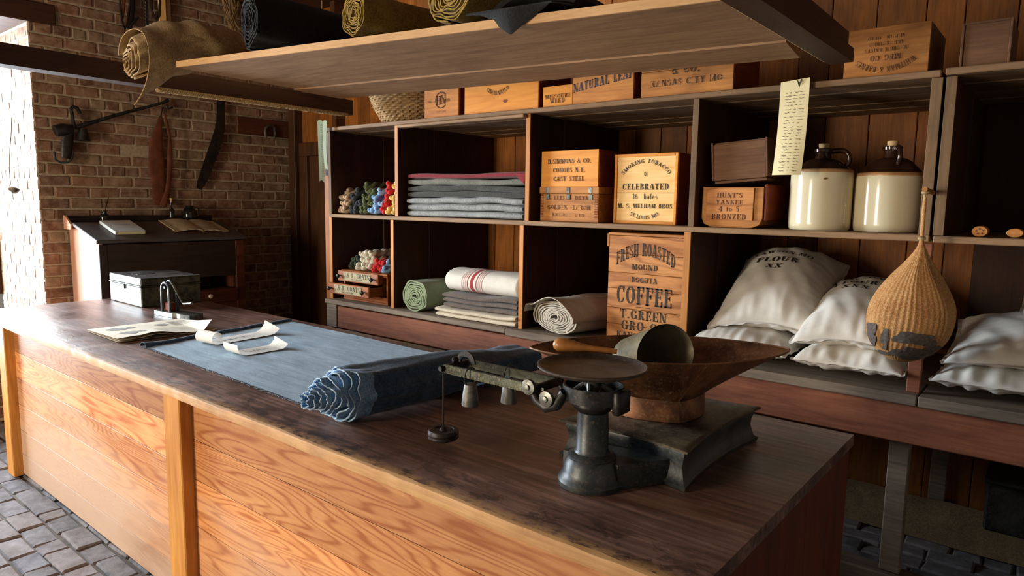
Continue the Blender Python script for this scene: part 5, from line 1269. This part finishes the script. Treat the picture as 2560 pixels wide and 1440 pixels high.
mb = MB(); mb.prism([(xb0 + .035 + .034 * math.cos(g), zb_ + .012 + .034 * math.sin(g)) for g in [k * PI / 20 for k in range(21)]] + [(xb0 + .035 - .02 * math.cos(g), zb_ + .012 + .018 * math.sin(g)) for g in [k * PI / 14 for k in range(15)]], cy - .012, cy - .006, 'y'); mb.build('balance_quadrant', IRON, t)
mb = MB(); mb.M = Matrix.Translation((xb0 + .012, cy - .03, zb_ + .02)) @ Matrix.Rotation(PI / 2, 4, 'X'); mb.lathe([(.004, -.01), (.009, -.006), (.009, .004), (.004, .01)], 14); mb.build('balance_nut', IRON, t)
def poise(x, y, lab):
    mb = MB(); mb.lathe([(.0205, -.088), (.0235, -.085), (.0235, -.078), (.020, -.050), (.0175, -.034), (.0165, -.028), (.010, -.025)], 32, (x, y, zb_)); q = mb.build('poise', metal(lab, '#3c3c36', '#74726a', .5, .4, 12), t)
    mb = MB(); mb.tube([(x + .004 * math.sin(g), y + .021 * math.sin(g) * .9, zb_ - .008 + .026 * math.cos(g)) for g in [k * 2 * PI / 28 for k in range(28)]], .0022, 7, closed=True); mb.build('ring', BRASS, q)
poise(xb0 + .098, cy - .060, 'dull_lead'); poise(xb0 + .160, cy + .03, 'dull_lead_dark')
mb = MB(); mb.tube([(xb0 + .006, cy - .070, zb_ - .008), (xb0 + .006, cy - .070, H0 + .062)], .0022, 8); mb.lathe([(.018, .012), (.020, .014), (.020, .020), (.040, .022), (.0435, .026), (.0435, .032), (.041, .034), (.0435, .036), (.0435, .044), (.041, .048), (.030, .048), (.028, .045), (.012, .045), (.010, .050), (.004, .055)], 44, (xb0 + .006, cy - .070, H0 + .005)); mb.build('counterweight', metal('brown_iron_weight', '#2c2624', '#50463e', .45, .3, 14), t)

# tin hopper on the platform, a lens-shaped rim over a D-shaped foot
hz_ = zp + .008; hc = Vector((-.155, 1.418)); ax_ = math.radians(42); ca, sa = math.cos(ax_), math.sin(ax_)
t2 = thing('tin_hopper', 'rusty brown tin hopper with wide pointed rim, standing on the scale platform', 'hopper')
def hring(a_, b_, z, pw=1.0, sh=0, n=96, corner=0):
    out = []
    for i in range(n):
        g = 2 * PI * i / n; c_, s_ = math.cos(g), math.sin(g)
        x = a_ * c_ + sh; y = b_ * math.copysign(abs(s_) ** pw, s_)
        if corner: k_ = math.exp(-((g - (2 * PI - 1.35)) ** 2) / .10) * corner; y -= k_; 
        out.append((hc.x + x * ca - y * sa, hc.y + x * sa + y * ca, z))
    return out
Zr = H0 + .277
mb = MB(); th = .002
rs = []
for f in [k / 8 for k in range(9)]: rs.append(hring(.136 + (.372 - .136) * f ** 1.12, .125 + (.190 - .125) * f, hz_ + .058 + (Zr - hz_ - .058) * f, 1 + .45 * f, .010 * f, corner=.016 * (1 - f * .6)))
rin = [hring(.136 + (.372 - .136) * f ** 1.12 - th, .125 + (.190 - .125) * f - th, hz_ + .058 + (Zr - hz_ - .058) * f + .0004, 1 + .45 * f, .010 * f, corner=.016 * (1 - f * .6)) for f in [k / 8 for k in range(9)]][::-1]
loft(mb, rs + rin); mb.build('hopper_body', RUST, t2, 60)
mb = MB(); loft(mb, [hring(.140, .130, hz_, 1, 0, corner=.018), hring(.140, .130, hz_ + .004, 1, 0, corner=.018), hring(.137, .126, hz_ + .058, 1, 0, corner=.018)]); mb.build('foot', RUST, t2, 60)
rr_ = hring(.373, .191, Zr, 1.45, .010, corner=.0064); MB().tube(rr_, .003, 6, closed=True).build('rim', RUST, t2)
cr_ = lambda f: Vector(hring(.1365 + (.372 - .136) * f ** 1.12, .1255 + (.190 - .125) * f, hz_ + .058 + (Zr - hz_ - .058) * f, 1 + .45 * f, .010 * f, corner=.016 * (1 - f * .6))[int(96 * (2 * PI - 1.35) / (2 * PI))])
MB().tube([Vector(hring(.1405, .1305, hz_, 1, 0, corner=.0185)[75]), cr_(0), cr_(.5), cr_(1)], .0022, 6).build('seam', RUST, t2)

# scoop lying in the hopper
t3 = thing('grain_scoop', 'olive tin scoop with round back and turned wooden handle lying in the hopper', 'scoop')
c0 = at(1600, 905, 'z', Zr - .02); c0 = Vector((hc.x - .03 * ca, hc.y - .03 * sa, Zr - .050)) - RT * .03
axv = (RT * .72 - FW * .56 + UP * .36).normalized()
q = axv.to_track_quat('Z', 'Y').to_matrix().to_4x4(); M3 = Matrix.Translation(c0) @ q
mb = MB(); mb.M = M3
def sc(i, j, o=0):
    g = i * 2 * PI; f = j
    if f < .35: k = f / .35; r_ = .083 * math.sin(k * PI / 2); z = -.06 * math.cos(k * PI / 2)
    else: k = (f - .35) / .65; r_ = .083; z = k * (.10 + .05 * math.cos(g - .2))
    return ((r_ + o) * math.cos(g), (r_ + o) * math.sin(g), z)
mb.grid(lambda i, j: sc(i, j), 60, 26, wrapu=True); mb.grid(lambda i, j: sc(i, j, -.0015), 60, 26, wrapu=True)
mb.build('scoop_body', TINY, t3)
mb = MB(); mb.M = Matrix.Translation(at(1452, 868, 'z', Zr + .012)) @ (Vector((-1, -.55, .08)).normalized()).to_track_quat('Z', 'Y').to_matrix().to_4x4()
mb.lathe([(.007, -.10), (.008, -.03), (.010, -.01), (.016, .02), (.020, .045), (.019, .062), (.012, .074), (.002, .078)], 28); mb.build('handle', plain('turned_maple', '#a8703c', .3, sc=30, var=.15), t3)

# ================================================================ SLANT DESK AGAINST THE BRICK WALL
DX0, DX1, DY0, DY1 = -4.965, -4.43, 1.515, 2.575
zf, zbk = 1.285, 1.395
t = thing('slant_desk', 'dark slant-top clerk desk with a pale lit side against the brick wall', 'desk')
mb = MB(); mb.prism([(DX0, .18), (DX1, .18), (DX1, zf - .028), (DX0 + .12, zbk - .02), (DX0, zbk - .02)], DY0, DY0 + .022, 'y'); mb.build('side_panel', W['desk_litside'], t)
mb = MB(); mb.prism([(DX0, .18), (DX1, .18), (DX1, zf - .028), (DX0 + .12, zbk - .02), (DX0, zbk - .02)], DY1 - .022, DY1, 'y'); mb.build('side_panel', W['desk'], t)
mb = MB(); mb.box(DX1 - .02, DX1 + .002, DY0 + .022, DY1 - .022, .98, zf - .03, .002, .5); mb.build('front_panel', W['desk'], t)
mb = MB(); mb.box(DX1 - .02, DX1 + .004, DY0 - .002, DY0 + .05, 0, zf - .03, .003, .4); mb.build('leg', W['desk'], t)
mb = MB(); mb.box(DX1 - .02, DX1 + .006, DY1 - .07, DY1 + .002, 0, zf - .03, .003, .9); mb.build('leg', W['drawer'], t)
for y in (DY0, DY1 - .05): MB().box(DX0, DX0 + .05, y, y + .05, 0, .18, .003).build('leg', W['desk'], t)
mb = MB(); mb.box(DX1 - .4, DX1 - .02, DY0 + .022, DY1 - .07, .70, .715, .002, .3); mb.box(DX1 - .03, DX1 + .002, DY0 + .05, 2.05, .70, .98, .002, .35); mb.build('lower_case', W['desk'], t)
mb = MB(); mb.box(DX1 - .3, DX1 + .025, 2.05, DY1 - .075, .775, .875, .003, .8)
dw = mb.build('drawer', W['drawer'], t); mb = MB(); mb.M = Matrix.Translation((DX1 + .025, 2.265, .832)) @ Matrix.Rotation(PI / 2, 4, 'Y'); mb.lathe([(.006, 0), (.007, .008), (.016, .016), (.018, .024), (.012, .032), (.001, .034)], 20); mb.build('knob', WHITEP, dw)
mb = MB(); mb.box(DX1 - .02, DX1 + .002, 2.05, DY1 - .07, .70, .77, .002, .6); mb.box(DX1 - .28, DX1 - .02, DY1 - .09, DY1 - .07, .88, .98, .002, .9); mb.build('drawer_rail', W['drawer'], t)
dl = Vector((DX1 + .02 - (DX0 + .13), 0, zf - zbk)); ln = dl.length; sl = math.atan2(-dl.z, dl.x)
lid = MB(); lid.M = Matrix.Translation((DX0 + .13, 0, zbk)) @ Matrix.Rotation(sl, 4, 'Y'); lid.box(0, ln, DY0 - .02, DY1 + .02, -.024, 0, .004, .5); lid.build('slant_lid', W['desktop'], t)
mb = MB(); mb.box(DX0, DX0 + .128, DY0 - .02, DY1 + .02, zbk - .02, zbk, .003, .6); mb.build('ledge', W['desktop'], t)
mb = MB(); mb.box(DX0 - .01, DX0 + .008, DY0 - .02, DY1 + .02, zbk, zbk + .048, .003, .3); mb.build('back_rail', W['desk'], t)
mb = MB(); mb.prism([(DX0, zbk - .05), (DX0 + .13, zbk - .05), (DX0 + .13, zbk - .01), (DX0 + .03, zbk + .05), (DX0, zbk + .05)], DY0 - .034, DY0 - .021, 'y'); mb.build('side_rail', W['desk_litside'], t)
LM = Matrix.Translation((DX0 + .13, 0, zbk)) @ Matrix.Rotation(sl, 4, 'Y')
def onlid(u, v):       # lid coordinates of a photo position
    n = (LM.to_3x3() @ Vector((0, 0, 1))); o_ = LM.translation; d = FW + RT * ((u - 1280) / FPX) - UP * ((v - 720) / FPX); s_ = (o_ - CAM).dot(n) / d.dot(n); return LM.inverted() @ (CAM + d * s_)
p = onlid(288, 588); q2 = onlid(365, 586); q3 = onlid(252, 560)
t = thing('account_book', 'closed white-covered book on the slanted desk lid', 'book'); t.matrix_world = LM @ Matrix.Translation((p.x, p.y, .0012)) @ Matrix.Rotation(0, 4, 'Z')
bw, bl = abs(q2.y - p.y), abs(p.x - q3.x)
MB().box(-bl + .004, -.004, .003, bw - .004, .003, .023, .002).build('pages', PAPERY, t); COV = plain('pale_book_cover', '#c8ccc8', .6, sc=9, var=.08)
mb = MB(); mb.box(-bl, 0, 0, bw, .0232, .0262, .001); mb.box(-bl, 0, 0, bw, 0, .0028, .001); mb.box(-bl, 0, 0, .003, .0, .0262, .001); mb.build('cover', COV, t)
mb = MB(); 
for q_ in lay('ACCOUNTS', .022, bw * .5): mb.add([(-bl * .55 - b, bw * .5 + a, .0266) for a, b in q_], [list(range(len(q_)))])
for k in (.34, .7): mb.box(-bl * k - .001, -bl * k + .001, bw * .22, bw * .78, .0262, .0266, .0001)
mb.build('lettering', GREY, t)
p = onlid(436, 583); q2 = onlid(570, 578); q3 = onlid(392, 556)
t = thing('open_ledger', 'open ledger with worn yellowed pages on the slanted desk lid', 'book'); t.matrix_world = LM @ Matrix.Translation((p.x, p.y, .0012)) @ Matrix.Rotation(math.radians(-1), 4, 'Z')
bw, bl = abs(q2.y - p.y), min(.34, abs(p.x - q3.x)); MB().box(-bl, 0, 0, bw, 0, .004, .001).build('cover', LEATH, t)
for sgn in (0, 1):
    MB().slab(lambda u, v: (-bl * .98 * v + (-.004 + .003 * math.sin(u * 23)), bw * (.5 + (u * .49 if sgn else -u * .49)), .014 + .010 * math.sin(min(1, u * 1.3) * PI) ** .7 - .004 * u), .008, 16, 10).build('pages', PAPERO, t)
mb = MB(); r = random.Random(3)
for sgn in (0, 1):
    for k in range(12): scrawl(mb, lambda a_, b_: (-bl * b_, bw * (.5 + (a_ * .49 if sgn else -a_ * .49)), .0155 + .010 * math.sin(min(1, a_ * 1.3) * PI) ** .7 - .004 * a_), .12, .85, .12 + k * .065, .02, r)
mb.build('handwriting', GREY, t)
zl = zbk + .001
def bottle(name, lab, u, v, R, H, cat='bottle', cork=True, mat=GLASSD, neck=.35):
    p = at(u, v, 'x', DX0 + .07); t = thing(name, lab, cat, (DX0 + .07, p.y, zl)); mb = MB(); mb.lathe([(R * .95, 0), (R, .006), (R, H * .5), (R * .9, H * .6), (R * neck, H * .75), (R * neck, H * .95), (R * neck * 1.3, H * .96), (R * neck * 1.3, H)], 24); mb.build('glass', mat, t)
    if cork: MB().lathe([(R * neck * .9, H), (R * neck * 1.25, H + .03), (R * neck * 1.25, H + .035)], 14).build('cork', CORK, t)
bottle('corked_bottle', 'slim dark corked bottle on the desk ledge', 430, 548, .022, .15)
bottle('ink_bottle', 'small dark glass ink bottle holding a quill, on the desk ledge', 262, 555, .034, .085, 'ink bottle', False, neck=.5)
p = at(262, 555, 'x', DX0 + .07); qp = at(272, 492, 'x', DX0 + .03)
tag(MB().tube([(DX0 + .07, p.y, zl + .05), (DX0 + .05, p.y + .03, zl + .14), (DX0 + .03, qp.y, qp.z)], [.002, .004, .0015], 7).build('quill_pen', GLASSD), 'dark quill pen leaning in the ink bottle on the desk', 'pen')
p = at(475, 550, 'x', DX0 + .07); t = thing('dark_jug', 'squat black pitcher with glints in the shade on the desk ledge', 'jug', (DX0 + .068, p.y, zl)); MB().lathe([(.05, 0), (.056, .02), (.056, .07), (.045, .095), (.03, .11), (.034, .125)], 28).build('body', GLASSD, t); MB().tube([(0, .03, .11), (0, .075, .105), (0, .08, .06), (0, .052, .03)], .006, 8).build('handle', GLASSD, t)

# ================================================================ THINGS HUNG ON THE BRICK WALL
XH = XW + .045
def wp(u, v, x=XH): return at(u, v, 'x', x)
t = thing('steelyard', 'iron steelyard balance with hooks and a long slanted rod on the brick wall', 'balance')
MB().tube([wp(190, 318), wp(300, 285), wp(408, 257), wp(420, 250)], [.016, .013, .011, .016], 10).build('beam_rod', IRON, t)
MB().tube([wp(186, 322), wp(182, 300), wp(180, 285), wp(177, 272), wp(183, 266), wp(193, 270), wp(200, 284)], .013, 8).build('hook', IRON, t)
MB().tube([wp(138, 328), wp(158, 324), wp(180, 322)], [.042, .046, .03], 14).build('block', IRON, t)
MB().tube([wp(208, 322), wp(208, 352)], [.024, .046], 14).build('poise_weight', IRON, t)
MB().tube([wp(172, 322), wp(168, 360), wp(164, 396)], [.034, .04, .03], 12, flat=((0, 1, 0), .5)).build('strap', IRON, t)
MB().tube([wp(135, 378), wp(138, 398), wp(152, 407), wp(170, 406), wp(180, 396), wp(182, 380)], .008, 8).build('shackle', IRONB, t)
MB().tube([wp(418, 262), wp(421, 272), wp(432, 268)], .009, 8).build('hook', IRON, t)
t = thing('leather_straps', 'pair of long brown leather razor strops hanging on the brick wall', 'strap')
mb = MB(); P_ = [(402, 290, .012), (396, 320, .03), (390, 360, .055), (392, 420, .065), (396, 460, .055), (400, 512, .055)]
mb.tube([wp(u, v, XH - .01) for u, v, _ in P_], [w__ for _, _, w__ in P_], 12, flat=((0, 1, 0), .12)); mb.build('strop', LEATH, t)
mb = MB(); P_ = [(412, 285, .010), (424, 340, .012), (425, 380, .02), (424, 440, .018), (418, 480, .02), (408, 516, .03)]; mb.tube([wp(u, v, XH + .012) for u, v, _ in P_], [w__ for _, _, w__ in P_], 10, flat=((0, 1, 0), .2)); mb.build('strop', LEATH, t)
MB().tube([wp(402, 292), wp(406, 270), wp(412, 266), wp(416, 286)], .005, 6).build('thong', LEATHD, t)
# broken saw blade
C_ = [(553, 236, 11), (551, 262, 11), (552, 290, 11), (550, 318, 12), (543, 345, 14), (533, 375, 14), (522, 405, 13), (512, 432, 12), (503, 455, 11), (495, 478, 5)]
L1 = []; L2 = []; r = random.Random(5)
for i in range(len(C_) - 1):
    for f in (0, .25, .5, .75):
        u = C_[i][0] + (C_[i + 1][0] - C_[i][0]) * f; v = C_[i][1] + (C_[i + 1][1] - C_[i][1]) * f; w__ = C_[i][2] * (1 - f) + C_[i + 1][2] * f
        L1.append((u - w__ * .9, v - 3)); L2.append((u + w__ * (.9 if f in (0, .5) or i < 3 else 1.2), v + 3))
vs = [wp(u, v, XH - .008) for u, v in L1 + L2[::-1]]; n = len(vs); mb = MB(); vs2 = [p + Vector((.006, 0, 0)) for p in vs]; m_ = n // 2
fs = [[i, i + 1, n - 2 - i, n - 1 - i] for i in range(m_ - 1)]; fs += [[n + i, 2 * n - 1 - i, 2 * n - 2 - i, n + i + 1] for i in range(m_ - 1)] + [[i, n + i, n + (i + 1) % n, (i + 1) % n] for i in range(n)]
tag(mb.add(vs + vs2, fs).build('saw_blade', metal('black_rusty_blade', '#14110f', '#2e241c', .6, .3, 16)), 'long curved black saw blade with worn teeth on the brick wall', 'saw')
t = thing('wall_board', 'dark board on the brick wall with a horseshoe hanging from it', 'board'); a = wp(594, 290); b = wp(731, 346)
MB().box(XW + .008, XW + .035, a.y, b.y, b.z, a.z, .004, .4).build('board', W['drawer'], t)
tag(MB().tube([wp(u, v, XW + .05) for u, v in ((665, 346), (663, 330), (664, 320), (670, 315), (680, 315), (686, 320), (687, 332), (686, 349))], .011, 8, flat=((1, 0, 0), 1)).build('horseshoe', STEEL), 'rusty horseshoe hung open end down on the dark board', 'horseshoe')
# top row: bridle straps, chain, board, straw
t = thing('bridle', 'brown leather bridle straps looped on the wall above the burlap roll', 'bridle')
MB().tube([wp(300, -30), wp(301, 20), wp(306, 58), wp(312, 72), wp(318, 55), wp(325, 10), wp(324, -30)], .008, 8).build('strap', LEATHD, t)
MB().tube([wp(312, -30), wp(308, 30), wp(304, 50), wp(312, 66), wp(322, 40)], .012, 8, flat=((0, 1, 0), .4)).build('strap', LEATH, t)
MB().tube([wp(330, -30), wp(331, 20), wp(326, 50), wp(322, 72)], .022, 8, flat=((0, 1, 0), .3)).build('strap', LEATHD, t)
MB().tube([wp(322, 72), wp(330, 60), wp(346, 42)], .010, 8).build('bit', IRON, t)
t = thing('wooden_swingle', 'grey wooden board with rounded edge and chain hanging beside the bridle', 'board')
a = wp(404, -30); b = wp(430, 66); MB().box(XW + .01, XW + .045, a.y, b.y, b.z, a.z, .005, .9).build('board', W['crate_dull'], t)
MB().box(XW + .03, XW + .05, a.y - .03, a.y + .025, b.z, a.z, .003, .9).build('light_edge', W['crate_pale'], t)
tag(MB().tube([wp(378, -30), wp(379, 20), wp(384, 40), wp(391, 50), wp(398, 40), wp(400, -30)], .009, 8).build('leather_loop', LEATHD), 'black leather loop hanging between the chain and the grey board', 'strap')
mb = MB()
P0_, P1_ = wp(366, -20), wp(367, 66)
for k in range(22):
    f = k / 21; c_ = P0_.lerp(P1_, f); mb.tube([c_ + Vector(((.010 * math.cos(g)) * (k % 2), (.010 * math.cos(g)) * ((k + 1) % 2), .016 * math.sin(g))) for g in [j * PI / 5 for j in range(10)]], .0035, 5, closed=True)
tag(mb.build('iron_chain', IRON), 'thin iron chain hanging on the brick wall beside the grey board', 'chain')
mb = MB(); r = random.Random(9)
for k in range(160):
    u0 = 548 + r.random() * 60; u1 = 578 + r.gauss(0, 6); u2 = 592 + r.gauss(0, 9); mb.tube([wp(u0, -25, XW + .03 + r.random() * .04), wp((u0 + u1) / 2 + r.gauss(0, 3), 20, XW + .03 + r.random() * .05), wp(u1, 48, XW + .04 + r.random() * .03), wp(u2, 80 + r.uniform(-8, 10), XW + .03 + r.random() * .06)], .0016, 3)
tag(mb.build('straw_bundle', STRAW), 'bundle of pale straw fibres tied and hung on the brick wall', 'straw bundle')
# ladle hanging in the window opening
t = thing('ladle', 'long handled ladle hanging in the bright window opening', 'ladle'); yj = YJ - .03
pts = [at(u, v, 'y', yj) for u, v in ((29, 292), (28, 330), (24, 375), (23, 420), (26, 462))]
MB().tube(pts, .0042, 8).build('handle', STEEL, t)
p = at(35, 474, 'y', yj - .02); mb = MB(); mb.M = Matrix.Translation(p) @ Matrix.Rotation(.5, 4, 'Y'); mb.lathe([(.002, -.03), (.022, -.022), (.036, -.002), (.037, 0), (.034, -.001), (.02, -.02), (.001, -.027)], 24, cap=False); mb.build('bowl', STEEL, t)
t = thing('twine', 'hemp twine hanging from the ceiling beside the back wall trim', 'twine'); p = at(803, 0, 'y', 3.28)
MB().tube([(p.x - .02, 3.30, ZC), (p.x - .005, 3.28, 2.9), (p.x + .012, 3.28, at(806, 66, 'y', 3.28).z)], .007, 6).build('strand', ROPE, t)
